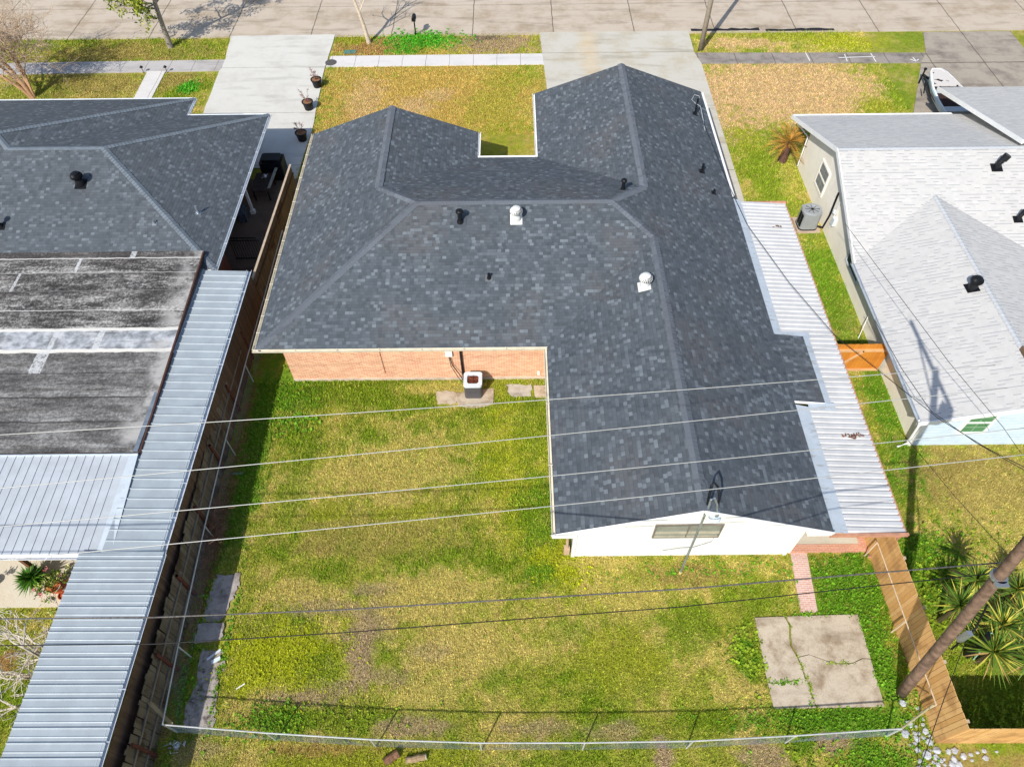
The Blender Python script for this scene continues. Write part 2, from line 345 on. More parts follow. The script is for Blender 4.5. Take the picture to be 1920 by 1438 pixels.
# left yard
blob(-16, 6.5, 3, 2.5, 'green', .5, .5, True); blob(10, 1240, .6, .4, 'brown', .9)
def gcol(x, y):
    x = np.asarray(x, float); y = np.asarray(y, float)
    a = fbm(x, y, 2.6, 3); b = fbm(x, y, .9, 21, 4, .7); c = fbm(x, y, .3, 40, 3, .75)
    t = np.clip((a*.34+b*.36+c*.3-.37)*4.0, 0, 1)[..., None]
    col = C['green']*(1-t)+C['straw']*t; mid = (1-np.abs(t-.5)*2); col = col*(1-mid*.55)+C['olive']*mid*.55
    for i, (cx, cy, rx, ry, cc, al, nz) in enumerate(BL):
        sel = (np.abs(x-cx) < rx*2.2) & (np.abs(y-cy) < ry*2.2)
        if not sel.any(): continue
        xs, ys = x[sel], y[sel]; d = np.sqrt(((xs-cx)/rx)**2+((ys-cy)/ry)**2)
        n = (fbm(xs, ys, .8, 60+i % 7, 4, .7)-.5)*2.6*nz+(fbm(xs, ys, .22, 80+i % 5, 2)-.5)*1.2
        m = np.clip((1.15-d-n*.8)*1.6, 0, 1)*al; m = (m*m*(3-2*m))[..., None]
        col[sel] = col[sel]*(1-m)+cc*m
    sh = .76+.54*fbm(x, y, .2, 97, 3, .85)[..., None]
    return np.clip(col*sh, 0, 1)
# ------------------------------------------------------------------ ground, road, paving
def axis(lo, hi, st, far):
    m = np.arange(lo, hi+st/2, st); ex = np.array([1, 3, 8, 20, 60, 150, far])
    return np.concatenate([(lo-ex)[::-1], m, hi+ex])
gx = axis(-40, 40, .11, 400); gy = axis(1, 58, .11, 400); X, Y = np.meshgrid(gx, gy); nx, ny = len(gx), len(gy)
V = np.stack([X.ravel(), Y.ravel(), .012*(fbm(X.ravel(), Y.ravel(), 1.1, 5)-.5)], 1)
idx = np.arange(nx*ny).reshape(ny, nx); F = np.stack([idx[:-1, :-1], idx[:-1, 1:], idx[1:, 1:], idx[1:, :-1]], -1).reshape(-1, 4)
def npmesh(name, V, F, mat, colr=None):
    k = F.shape[1]; me = bpy.data.meshes.new(name); me.vertices.add(len(V)); me.vertices.foreach_set('co', V.astype(np.float32).ravel())
    me.loops.add(F.size); me.loops.foreach_set('vertex_index', F.astype(np.int32).ravel()); me.polygons.add(len(F)); me.polygons.foreach_set('loop_start', np.arange(0, F.size, k, dtype=np.int32))
    me.update(calc_edges=True); me.materials.append(mat)
    if colr is not None:
        at = me.color_attributes.new('Col', 'FLOAT_COLOR', 'POINT'); at.data.foreach_set('color', np.concatenate([colr, np.ones((len(colr), 1))], 1).astype(np.float32).ravel())
    o = bpy.data.objects.new(name, me); COL.objects.link(o); WL[o.name] = (0, 0, 0); return o
k = NT('turf'); at = k.n('ShaderNodeAttribute', attribute_name='Col').outputs[0]
f1 = k.noise(17, 5, .8); f2 = k.noise(5, 4, .7)
b = k.mix(.85, at, k.ramp(f1, [(.36, .3), (.56, 1.0), (.72, 1.0)]), 'MULTIPLY'); b = k.mix(.5, b, k.ramp(f2, [(.35, .6), (.65, 1.0)]), 'MULTIPLY')
k.bump(k.math('ADD', f1, f2), .7, .04); M_turf = k.base(b, .95)
gc_ = gcol(V[:, 0], V[:, 1]); gc_[(np.abs(V[:, 0]) > 40.5) | (V[:, 1] > 58.5) | (V[:, 1] < .5)] = (C['olive']+C['drab'])*.42
npmesh('ground', V, F, M_turf, gc_)['kind'] = 'structure'
k = NT('grass_blade'); at = k.n('ShaderNodeAttribute', attribute_name='Col').outputs[0]; M_blade = k.base(at, .7)

JX = (0, 5.44, -2.5, .035)
M_road = concrete('road_concrete', (206, 192, 174), (174, 155, 130), .9, .45, .24, [JX, (1, 8.2, 51.45, .022)])
M_drvL = concrete('pale_driveway', (218, 216, 208), (198, 194, 182), .6, .6, .14, [(1, 5.1, 38.3, .015)])
M_drvR = concrete('stained_driveway', (206, 202, 190), (190, 178, 152), .75, .6, .15, [(1, 6.2, 44.8, .02)], (5.2, 1.1, (220, 192, 146)))
M_walk = concrete('sidewalk_concrete', (224, 220, 216), (206, 204, 202), .5, .7, .12, [(0, 1.52, 2.2, .014)])
M_walkD = concrete('dark_sidewalk', (166, 157, 148), (120, 113, 108), .9, .9, .3, [(0, 2.4, 12.1, .025)])
M_drvD = concrete('weathered_driveway', (180, 169, 154), (136, 127, 118), .9, .7, .3, [(0, 3.3, 30.1, .035), (1, 6, 43.1, .05)])
def pave(name, poly, z, mat, z0=-.05):
    return M().prism(poly, z0, z).build(name, mat, kind='structure')
pave('road', [(-300, 47.5), (300, 46.9), (300, 56.9), (-300, 57.5)], .03, M_road)
pave('driveway', hull2([(-18.75, 47.45), (-18.4, 44.5), (-18.45, 43.05), (-18.3, 38.4), (-18.0, 33), (-13.5, 33), (-13.4, 24.5), (-11.9, 24.5), (-11.5, 36.2), (-11.8, 43.3), (-11.75, 47.5), (-15, 47.5)], .03, 6), .05, M_drvL)
pave('driveway', [(2.0, 47.5), (12.0, 47.45), (11.95, 44.7), (12.2, 43.3), (12.15, 27.2), (10.0, 27.0), (9.6, 35.4), (2.25, 35.6), (2.25, 41), (2.1, 44.7)], .05, M_drvR)
pave('driveway', [(27.6, 47.0), (26.85, 44.4), (26.1, 43.15), (23.7, 37.6), (23.5, 30), (33, 30), (33.4, 47)], .05, M_drvD)
pave('sidewalk', [(-11.6, 44.72), (2.12, 44.76), (2.17, 43.46), (-11.75, 43.4)], .046, M_walk)
pave('sidewalk', [(-60, 44.0), (-18.4, 44.42), (-18.45, 43.08), (-60, 42.6)], .046, concrete('left_sidewalk', (196, 192, 190), (160, 152, 146), .7, .3, .2, [(0, 1.5, 2.2, .014)]))
pave('sidewalk', [(12.0, 44.66), (26.86, 44.36), (26.1, 43.15), (12.18, 43.32)], .046, M_walkD)
pave('path', [(-23.05, 43.1), (-21.9, 43.1), (-21.85, 38), (-22.9, 38)], .048, M_walk)
for i, (x, y) in enumerate([(12.2, 47.62), (17.2, 47.5)]):
    pts = [(x+t, y+.08+.16*random.random()) for t in np.linspace(0, 4.6, 16)]+[(x+t, y-.13-.05*random.random()) for t in np.linspace(4.6, 0, 16)]
    M().prism(pts, .02, .036).build('tar_patch', plain('black_tar', (42, 38, 36), .5, amp=.3), kind='structure')
def marks(segs, z=.052):
    m = M()
    for a, b_ in segs:
        p, q = G(*a), G(*b_); m.beam((p.x, p.y, z), (q.x, q.y, z), .05, .008)
    return m
marks([((1572, 110), (1640, 108)), ((1583, 104), (1588, 117)), ((1632, 102), (1642, 118)), ((1510, 101), (1518, 116))]).build('paint_mark', M_white, kind='structure')
marks([((1706, 113), (1718, 117)), ((1711, 110), (1718, 117)), ((1722, 113), (1716, 117))]).build('paint_mark', M_white, kind='structure')
PAD = [(8.08, 8.02), (11.57, 8.1), (11.55, 5.2), (8.08, 5.17)]
cr1 = [(9.13, 8.05), (9.22, 7.6), (9.2, 7.15), (9.33, 6.7), (9.42, 6.2), (9.45, 5.9), (9.38, 5.5), (9.4, 5.18)]
CR = [(9.12, 8.05), (9.2, 7.75), (9.12, 7.4), (9.08, 7.1), (9.2, 6.75), (9.28, 6.4), (9.3, 6.05), (9.38, 5.85), (9.36, 5.5), (9.42, 5.18)]
ofs = lambda L, d: [(x+d, y) for x, y in L]
CX = [(9.22, 6.72), (9.6, 6.8), (10.1, 6.6), (10.5, 6.5), (10.95, 6.52), (11.3, 6.66), (11.56, 6.64)]
pave('concrete_pad', [(8.08, 8.02)]+ofs(CR[:7], -.035)+[(8.8, 6.0), (8.4, 5.93), (8.05, 5.97)], .06, M_conc_pad)
pave('concrete_pad', [(8.06, 5.93), (8.4, 5.9), (8.8, 5.97)]+ofs(CR[6:], -.012)+[(8.08, 5.17)], .05, M_conc_pad)
pave('concrete_pad', ofs(CR[:5], .035)+[(x, y+.014) for x, y in CX]+[(11.57, 8.1), (10.5, 8.08)], .066, M_conc_pad)
pave('concrete_pad', [(x, y-.012) for x, y in CX][::-1]+ofs(CR[5:], .014)+[(11.55, 5.2)], .058, M_conc_pad)
pave('brick_path', [(9.85, 10.33), (10.43, 10.33), (10.26, 8.2), (9.68, 8.2)], .035, M_brickP)
pave('porch_slab', [(9.62, 15.2), (12.35, 15.2), (12.35, 10.62), (9.62, 10.62)], .1, concrete('porch_concrete', (214, 206, 188), (190, 178, 158), .5))
pave('porch_slab', [(9.62, 10.62), (12.35, 10.62), (12.35, 12.5), (12.6, 12.5), (12.6, 10.33), (9.62, 10.33)], .11, brick('porch_brick', (206, 138, 108), (220, 160, 130), (216, 180, 160)))
pave('stepping_slab', hull2([(-3.2, 17.62), (-2.45, 17.66), (-2.35, 17.05), (-3.15, 16.95)], .06), .04, M_conc_pad)
pave('stepping_slab', hull2([(-2.45, 17.5), (-.82, 17.75), (-.82, 16.95), (-1.6, 16.75), (-2.3, 16.9)], .04), .05, M_conc_pad)
pave('stepping_slab', hull2([(-.3, 17.95), (.75, 17.92), (.8, 17.3), (-.15, 17.35)], .06), .04, concrete('lichen_slab', (196, 190, 178), (128, 124, 116), .7, 2.2))
pave('stepping_slab', [(.86, 17.9), (1.5, 17.9), (1.5, 17.25), (.9, 17.28)], .045, M_conc_pad)
M_ash = concrete('ash_concrete', (192, 182, 174), (118, 106, 98), .85, 2.4, .45)
pave('broken_path', hull2([(-10.5, 9.75), (-9.62, 9.7), (-9.7, 8.9), (-9.95, 8.1), (-10.65, 8.05), (-10.55, 9)], .07, 9), .05, M_ash)
pave('broken_path', hull2([(-10.7, 8.0), (-9.85, 8.05), (-9.8, 7.45), (-10.65, 7.3)], .05, 7), .08, M_ash)
pave('broken_path', hull2([(-10.4, 7.2), (-9.75, 7.1), (-9.62, 6.2), (-9.5, 5.4), (-9.4, 4.75), (-10.3, 4.7), (-10.45, 5.5), (-10.3, 6.3)], .06, 6), .035, concrete('crumbled_rubble', (190, 180, 172), (66, 58, 54), .95, 5, .45))
pave('patio', [(-30, 13.2), (-13.2, 13.2), (-13.2, 8.62), (-30, 8.6)], .05, concrete('patio_concrete', (222, 212, 192), (206, 186, 152), .5))
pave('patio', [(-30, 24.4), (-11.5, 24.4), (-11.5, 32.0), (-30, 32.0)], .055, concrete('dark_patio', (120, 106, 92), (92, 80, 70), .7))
# ------------------------------------------------------------------ roof helpers
def caps(mesh, a, b, wd=.36, step=.16, mi=0, drop=.0):
    """overlapping bent cap shingles from a to b"""
    a, b = Vector(a), Vector(b); d = b-a; L = d.length; x = d.normalized(); y = Vector((0, 0, 1)).cross(x).normalized(); n = max(1, int(L/step))
    for i in range(n):
        p = a+x*(L*i/n); q = a+x*(L*(i+1.12)/n); j = random.uniform(-.012, .012)
        t0 = Vector((0, 0, .045)); t1 = Vector((0, 0, .022)); s = Vector((0, 0, -.34*wd/2-drop))
        for sg in (1, -1):
            o = y*(sg*(wd/2+j)); P = [p+t0, q+t1, q+t1+o+s, p+t0+o+s]
            mesh.face(P if sg < 0 else P[::-1], mi)
            mesh.face([p+t0, p+t0+o+s, p+t0+o+s-Vector((0, 0, .025)), p+t0-Vector((0, 0, .025))][::sg], mi)
def gutter(mesh, a, b, out, mi=0, wd=.12, ht=.11, ticks=0):
    """open U gutter along a-b, opening up, out = outward direction"""
    a, b, o = Vector(a), Vector(b), Vector(out).normalized(); Z = Vector((0, 0, 1))
    pr = [(.0, .0), (.0, -ht), (wd*.75, -ht), (wd, -.01), (wd-.018, -.01), (wd*.75-.012, -ht+.012), (.012, -ht+.012), (.012, 0)]
    P = [[e+o*u+Z*v for u, v in pr] for e in (a, b)]; n = len(pr)
    sgn = 1 if (b-a).cross(o).z < 0 else -1
    for i in range(n):
        q = [P[0][i], P[0][(i+1) % n], P[1][(i+1) % n], P[1][i]]; mesh.face(q[::sgn], mi)
    mesh.face(P[0][::-1], mi); mesh.face(P[1], mi)
    if ticks:
        L = (b-a).length; m = int(L/ticks)
        for i in range(1, m):
            p = a+(b-a)*(i/m); mesh.beam(p-Z*.005-o*.02, p+o*(wd+.01)-Z*.004, .025, .012, mi)
def corr(mesh, x0, x1, y0, y1, z0, z1, per, prof, t=.01, mi=0, yaxis=False, dx=0.0):
    """ribbed sheet: ribs run along X (or along Y), height z0 at the first end, z1 at the second"""
    L = (x1-x0) if yaxis else (y1-y0); n = int(round(L/per)); per = L/n; cs = []
    for i in range(n):
        for (u, h) in prof: cs.append((i*per+u*per, h))
    cs.append((L, prof[0][1])); b = len(mesh.v)
    for (c, h) in cs:
        if yaxis: mesh.v += [(x0+c, y0, z0+h), (x0+c, y1, z1+h)]
        else: mesh.v += [(x0+dx*c/L, y0+c, z0+h), (x1+dx*c/L, y0+c, z1+h)]
    N = len(cs)
    for i in range(N-1):
        q = (b+2*i, b+2*i+1, b+2*i+3, b+2*i+2); mesh.f.append(q if not yaxis else q[::-1]); mesh.mi.append(mi)
    for q in [(b+2*i, b+2*i+2, b+2*i+3, b+2*i+1) for i in range(0)]: pass
# ------------------------------------------------------------------ main house
E = 2.55; p = .358
XL, XM, X1, XR = -10.15, -1.65, 1.33, 10.4; YR, YF, YLF, YRF, YRR = 17.9, 30.2, 32.35, 35.9, 9.94
cL = (XL+XM)/2; hL = (XM-XL)/2; cR = (X1+XR)/2; hR = (XR-X1)/2; hm = (YF-YR)/2; ym = (YF+YR)/2
zL = E+p*hL; zR = E+p*hR; zm = E+p*hm; A = (XL+hm, ym, zm); B = (XR-hm, ym, zm); JL = (cL, YF-hL, zL); JF = (cR, YF-hR, zR); JR = (cR, YR+hR, zR)
def roofz(x, y):
    m = min(x-XL, XR-x, YF-y, y-YR)
    if ym < y < YLF: m = max(m, min(x-XL, XM-x))
    m = max(m, min(x-X1, XR-x)); return E+p*m
house = thing('brick_house', 'orange brick house with dark hipped shingle roof and white rear wing, photo centre', 'house', (0, 24, 0))
roof = M().slab([[(XL, YR, E), (XL, YLF, E), (cL, YLF, zL), JL, A],
    [(XM, YLF, E), (XM, YF, E), JL, (cL, YLF, zL)],
    [(XM, YF, E), (X1, YF, E), JF, B, A, JL],
    [(X1, YRF, E), (cR, YRF, zR), JF, (X1, YF, E)],
    [(cR, YRF, zR), JF, B, JR, (cR, YRR, zR), (XR, YRR, E), (XR, 15.2, E), (XR, 18.45, E), (XR, YRF, E)],
    [(XR, 15.2, E), (11.6, 15.2, E-.16), (11.6, 18.45, E-.16), (XR, 18.45, E)],
    [(XL, YR, E), (X1, YR, E), JR, B, A],
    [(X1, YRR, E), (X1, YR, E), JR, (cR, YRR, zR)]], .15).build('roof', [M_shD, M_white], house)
m = M()
for a, b_ in (((cL, YLF, zL), JL), (JL, A), ((XL+.05, YR+.05, E), A), (A, B), (JF, B), ((cR, YRF, zR), JF), (JR, B), ((cR, YRR, zR), JR)): caps(m, a, b_)
m.build('ridge_cap', M_cap, roof)
m = M().prism([(-9.3, 18.3), (9.65, 18.3), (9.65, 35.45), (1.8, 35.45), (1.8, 29.75), (-2.1, 29.75), (-2.1, 31.9), (-9.3, 31.9)], 0, 2.5)
for x0, x1, y in ((-9.3, -2.1, 31.9), (1.8, 9.65, 35.45)):
    c = (x0+x1)/2; m.prism([(x0, y-.12), (x1, y-.12), (x1, y), (x0, y)], 2.4, 2.55); m.face([(x0, y, 2.5), (c, y, 2.45+p*(x1-x0)/2), (x1, y, 2.5)])
m.build('brick_wall', M_brickO, house)
m = M().box(-9.3, 9.65, 18.265, 18.3, 0, .16); m.build('wall_footing', plain('cement_footing', (206, 188, 170), .85), house)
m = M().box(2.05, 9.62, 10.29, 18.25, 0, 2.5); c = (2.05+9.62)/2
m.face([(2.05, 10.29, 2.5), (9.62, 10.29, 2.5), (c, 10.29, 2.45+p*3.78)])
m.box(2.0, 2.12, 10.255, 10.4, 0, 2.5); m.box(9.55, 9.66, 10.25, 10.4, 0, 2.42)
sw = m.build('siding_wall', M_siding, house)
m = M()
for i in range(1, 13): m.box(2.13, 9.54, 10.278, 10.292, i*.19, i*.19+.012)
m.build('siding_lap', plain('siding_shadow_gap', (206, 205, 203), .6, amp=.04), sw)
fr = M()
wx0, wx1, wz0, wz1 = 4.7, 6.85, 1.63, 2.5
for a in ((wx0-.05, wx1+.05, wz0-.05, wz0), (wx0-.05, wx1+.05, wz1, wz1+.05), (wx0-.05, wx0, wz0, wz1), (wx1, wx1+.05, wz0, wz1), ((wx0+wx1)/2-.02, (wx0+wx1)/2+.02, wz0, wz1)):
    fr.box(a[0], a[1], 10.23, 10.29, a[2], a[3])
win = fr.build('window', plain('bronze_frame', (126, 118, 108), .5), house)
M().box(wx0, wx1, 10.262, 10.28, wz0, wz1).build('pane', M_glass2, win)
m = M(); m.box(wx0, wx1, 10.235, 10.262, wz0+.26, wz0+.4); m.box(wx0, wx1, 10.24, 10.262, wz0, wz0+.08); m.build('blind', plain('beige_blind', (178, 172, 152), .6), win)
m = M(); gutter(m, (XL, YR-.02, E+.02), (XL, YLF, E+.02), (-1, 0, 0), ticks=.9); m.build('gutter', M_cream, house); m = M(); gutter(m, (XL-.1, YR, E+.02), (X1+.05, YR, E+.02), (0, -1, 0), ticks=1.6); m.build('gutter', M_cream, house); m = M()
gutter(m, (X1, YR-.1, E+.02), (X1, YRR, E+.02), (-1, 0, 0), ticks=2.2); m.build('gutter', M_cream, house)
m = M(); gutter(m, (XM, YF+.1, E+.02), (XM, YLF, E+.02), (1, 0, 0)); m.build('gutter', M_white, house); m = M(); gutter(m, (XM, YF, E+.02), (X1, YF, E+.02), (0, 1, 0)); m.build('gutter', M_white, house); m = M(); gutter(m, (X1, YF, E+.02), (X1, YRF, E+.02), (-1, 0, 0), ticks=2)
m.build('gutter', M_white, house); m = M(); gutter(m, (XR, 27.1, E), (XR, YRF, E), (1, 0, 0)); m.build('gutter', M_white, house)
m = M(); s = -1
for (a, b_) in (((X1-.12, E-.02), (cR, zR-.02)), ((cR, zR-.02), (XR, E-.02))):
    M().beam((a[0], YRR-.02, a[1]-.05), (b_[0], YRR-.02, b_[1]-.05), .03, .2).build('rake_board', M_white, house)
M().box(X1-.1, 2.06, YRR+.02, 10.28, E-.32, E-.16).build('soffit_return', M_white, house); M().box(9.65, XR, YRR+.03, 10.5, E-.34, E-.16)\
    .build('soffit_return', M_white, house)
m = M(); m.tube([(1.72, 10.45, 2.3), (1.8, 10.42, 2.0), (1.86, 10.4, .1)], .05); m.box(1.74, 1.94, 10.33, 10.5, .0, .5); m.build('downspout', plain('tan_downspout', (196, 168, 140), .5), house)
m = M(); m.tube([(9.85, 10.15, 2.3), (9.75, 10.3, 2.05), (9.75, 10.3, .15)], .035); m.build('downspout', M_white, house)
# wall fixtures on the brick
M().box(-2.74, -2.46, 18.2, 18.3, 1.62, 1.92).build('disconnect_box', M_white, house)
m = M(); m.tube([(-2.58, 18.24, 1.62), (-2.5, 18.22, 1.1), (-2.2, 18.1, .5), (-1.98, 17.75, .35)], .018); m.tube([(-2.62, 18.26, 1.62), (-2.56, 18.22, 1.0), (-2.3, 18.1, .4), (-2.0, 17.8, .25)], .014)
m.build('cable_whip', M_black, house)
m = M(); m.tube([(-2.12, 18.24, 2.4), (-2.1, 18.24, .5), (-2.06, 18.1, .28), (-1.98, 17.9, .25)], .05); m.build('refrigerant_pipe', M_black, house)
M().tube([(-5.4, 18.28, 2.3), (-5.38, 18.28, 1.3), (-5.36, 18.28, .5)], .012).build('wall_cable', plain('grey_wire', (150, 110, 90)), house)
M().box(1.02, 1.12, 18.24, 18.3, .3, .5).build('outlet_box', M_white, house)
M().tube([(6.8, 10.27, 1.6), (6.75, 10.26, 1.2), (6.2, 10.26, .75), (5.75, 10.26, .7), (5.2, 10.26, .5)], .012, 6).build('wall_cable', plain('grey_wire2', (150, 150, 148)), house)
# roof vents on the main roof
def tilt(zf, q):
    e = .1; n = Vector((-(zf(q.x+e, q.y)-zf(q.x-e, q.y))/(2*e), -(zf(q.x, q.y+e)-zf(q.x, q.y-e))/(2*e), 1)).normalized()
    return Vector((0, 0, 1)).rotation_difference(n).to_matrix()
def turbine(px, py, zf, par, mat, s=1.0, flash=None):
    q = on(px, py, zf); R = tilt(zf, q); m = M()
    m.obox(q+R @ Vector((0, 0, .015)), (.5*s, .5*s, .02), R, 1); m.lathe([(.19*s, -.1), (.19*s, .16*s), (.16*s, .3*s)], q, 20, 1)
    z0 = .3*s; n = 22
    m.lathe([(.1*s, z0), (.14*s, z0+.02), (.21*s, z0+.12*s), (.21*s, z0+.2*s), (.12*s, z0+.27*s)], q, 20, 2)
    for i in range(n):
        t = 2*math.pi*i/n; P = []
        for (r, h) in ((.17, .0), (.25, .08), (.27, .15), (.25, .22), (.15, .3)):
            P.append(((r*s)*math.cos(t+h*.9), (r*s)*math.sin(t+h*.9), z0+h*s, (r*s)*math.cos(t+h*.9+.19), (r*s)*math.sin(t+h*.9+.19)))
        for a, b_ in zip(P[:-1], P[1:]):
            m.face([q+Vector((a[0], a[1], a[2])), q+Vector((a[3]*.93, a[4]*.93, a[2])), q+Vector((b_[3]*.93, b_[4]*.93, b_[2])), q+Vector((b_[0], b_[1], b_[2]))], 0)
    m.lathe([(.17*s, z0+.285*s), (.17*s, z0+.31*s), (.08*s, z0+.345*s), (.01, z0+.35*s)], q, 20, 0)
    return m.build('turbine_vent', [mat, flash or mat, M_dark], par)
M_vw = plain('white_vent_metal', (232, 232, 228), .4, .1, amp=.08)
turbine(968, 412, roofz, roof, M_vw); turbine(1208, 537, roofz, roof, M_vw)
def pipe(px, py, zf, par, h, r, cap=None, mat=None, name='vent_pipe', lean=(0, 0), base=None):
    q = on(px, py, zf); R = tilt(zf, q); m = M(); mat = mat or M_black
    m.obox(q+R @ Vector((0, 0, .012)), (r*5, r*5, .02), R, 1); m.lathe([(r*1.7, -.03), (r*1.15, .12)], q, 12, 0)
    t = q+Vector((lean[0], lean[1], h)); m.tube([q, t], r, 12)
    if cap: m.lathe([(cap*.6, -.02), (cap, .02), (cap, .09), (cap*.7, .13), (.02, .15)], t, 16)
    return m.build(name, [mat, base or mat], par)
M_fl = plain('slate_flashing', (78, 84, 92), .6); pipe(863, 416, roofz, roof, .48, .095, .16, base=M_fl); pipe(1168, 356, roofz, roof, .42, .08, .13, base=M_fl)
pipe(917, 522, roofz, roof, .26, .06, base=plain('grey_flashing', (104, 108, 112), .5)); pipe(1303, 214, roofz, roof, .85, .055); pipe(1316, 322, roofz, roof, .42, .06); pipe(1338, 362, roofz, roof, .2, .045)
q = on(1303, 214, roofz); m = M(); m.tube([q+Vector((.25, -1.6, .05)), q+Vector((.12, -.3, .6)), q+Vector((-.1, .15, .55)), q+Vector((-.3, .1, .75)), q+Vector((-.22, .05, 1.05)), q+Vector((.02, 0, 1.0)), q+Vector((.05, 0, .88))], .014, 6)
m.build('mast_cable', M_steelw, roof)
# ------------------------------------------------------------------ ribbed side canopy of the main house (right side)
M_can = metal_sheet('white_ribbed_metal', (216, 216, 215), (150, 96, 72), .1, .5, .8, .74)
can = thing('side_canopy', 'long white ribbed metal canopy with rusty copper edge beside the orange brick house', 'canopy', (11.8, 18, 0))
prof = [(0, 0), (.1, 0), (.24, .05), (.82, .05), (.93, 0)]
m = M(); corr(m, 10.75, 12.93, 18.65, 26.9, 2.32, 2.17, .245, prof); corr(m, 11.72, 12.93, 15.05, 18.65, 2.24, 2.17, .235, prof); corr(m, 10.92, 12.93, 10.03, 15.05, 2.31, 2.17, .232, prof)
m.build('ribbed_panel', M_can, can)
m = M()
zc = lambda x: 2.4-.075*(x-10.3)
def strip(x0, y0, x1, y1): m.prism([(x0, y0), (x1, y0), (x1, y1), (x0, y1)], 2.3, 2.33)
def flash(P): m.face(P); m.face([(x, y, z-.02) for x, y, z in P][::-1])
flash([(10.35, 10.0, 2.43), (10.96, 10.0, 2.36), (10.96, 15.05, 2.36), (10.35, 15.15, 2.43)]); flash([(10.4, 18.6, 2.43), (10.8, 18.6, 2.37), (10.8, 26.95, 2.37), (10.4, 27.0, 2.43)])
flash([(10.5, 18.4, 2.42), (11.9, 18.4, 2.35), (11.9, 18.72, 2.335), (10.5, 18.72, 2.4)]); flash([(11.55, 15.0, 2.37), (11.85, 15.0, 2.32), (11.85, 18.5, 2.33), (11.55, 18.5, 2.38)]); flash([(10.95, 14.9, 2.385), (11.95, 14.9, 2.33), (11.95, 15.22, 2.35), (10.95, 15.22, 2.4)])
m.build('flashing_strip', metal_sheet('weathered_flashing', (204, 214, 222), (150, 140, 130), .2, .5, .5, .62), can)
m = M(); m.box(10.4, 12.97, 9.94, 10.02, 2.14, 2.3); m.box(12.9, 12.98, 10.02, 26.95, 2.1, 2.2); m.box(10.75, 12.98, 26.88, 26.95, 2.14, 2.29); m.build('copper_edge', M_rust, can)
m = M(); m.beam((12.72, 10.12, 0), (12.8, 10.06, 2.2), .14, .14); m.beam((12.55, 10.16, 0), (12.72, 10.1, .35), .07, .07); m.build('post', M_rust, can)
m = M()
for y in (15.1, 20.9, 26.7): M().beam((12.8, y, 0), (12.8, y, 2.16), .09, .09).build('post', M_white, can)
for px, py, n, sp_, lb in ((1600, 818, 26, .1, 'small brown heap of dead leaves on the white ribbed canopy, near its rear end'), (1459, 425, 9, .06, 'single clump of dead leaves on the far end of the white ribbed canopy')):
    q = G(px, py, 2.3); m = M()
    for _ in range(n):
        a = q+Vector((random.gauss(0, sp_*1.6), random.gauss(0, sp_*.6), random.uniform(.0, .05))); u_ = Vector((random.uniform(-1, 1), random.uniform(-1, 1), random.uniform(-.3, .3))).normalized()*.06; v_ = Vector((-u_.y, u_.x, random.uniform(-.02, .02)))*.6; m.face([a-u_, a-v_, a+u_, a+v_])
    m.build('leaf_litter', plain('dead_leaf', (122, 82, 58), .9, amp=.4), None, q, label=lb, cat='dead leaves')
# ------------------------------------------------------------------ left house
LE = 2.55
def lroof(x, y):
    a = min(-17.2-x, 35.75-y, y-22.45); b_ = min(-12.83-x, 34.15-y, y-22.45); return LE+p*max(a, b_)
lh = thing('grey_roof_house', 'neighbouring house with grey hipped shingle roof and tarred flat rear roof, at the left edge', 'house', (-22, 28, 0))
d1 = 6.65; AP = (-17.2-d1, 22.45+d1, LE+p*d1); VJ = (-17.2-5.85, 28.3, LE+p*5.85); RE = (-12.83-5.85, 28.3, LE+p*5.85); W0 = -40
lr = M().slab([[(W0, 35.75, LE), (-17.2, 35.75, LE), AP, (W0, 29.1, AP[2])],
    [(-17.2, 35.75, LE), AP, VJ, (-17.2, 34.15, LE)],
    [(-17.2, 34.15, LE), VJ, RE, (-12.83, 34.15, LE)],
    [(-12.83, 34.15, LE), RE, (-12.83, 22.45, LE)],
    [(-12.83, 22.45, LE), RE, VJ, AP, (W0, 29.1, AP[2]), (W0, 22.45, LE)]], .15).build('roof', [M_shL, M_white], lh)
m = M()
for a, b_ in (((-17.2, 35.75, LE), AP), (AP, VJ), (VJ, RE), ((-12.83, 34.15, LE), RE), ((-12.83, 22.45, LE), RE), (AP, (W0, 29.1, AP[2]))): caps(m, a, b_, .3)
m.build('ridge_cap', plain('grey_ridge', (112, 121, 130), .85, amp=.16), lr)
m = M(); gutter(m, (-12.83, 22.4, LE+.01), (-12.83, 34.2, LE+.01), (1, 0, 0), ticks=1.6); m.build('gutter', M_grayw, lh); m = M(); gutter(m, (-17.2, 34.2, LE), (-17.2, 35.8, LE), (1, 0, 0)); m.build('gutter', M_grayw, lh); m = M(); gutter(m, (W0, 35.75, LE), (-17.2, 35.75, LE), (0, 1, 0)); m.build('gutter', M_grayw, lh); m = M(); gutter(m, (-17.2, 34.15, LE), (-12.83, 34.15, LE), (0, 1, 0)); m.build('gutter', M_grayw, lh)
m = M().prism([(-14.25, 25.2), (-14.25, 22.9), (-13.5, 22.9), (-13.5, 25.0)], 0, 2.5); m.prism([(-39, 23), (-14.25, 23), (-14.25, 33.3), (-17.8, 33.3), (-17.8, 35.2), (-39, 35.2)], 0, 2.5); m.build('brick_wall', M_brickR, lh)
m = M().beam((-13.35, 29.2, 0), (-13.35, 29.2, 2.45), .12, .12); m.beam((-13.35, 29.2, 0), (-13.35, 29.2, .25), .22, .22); m.build('porch_post', M_white, lh)
k = NT('tarred_flat_roof'); P_ = k.sep(k.pos()); y_ = k.math('ADD', P_[1], k.math('MULTIPLY', k.math('SUBTRACT', k.noise(1.4, 4), .5), .16)); 
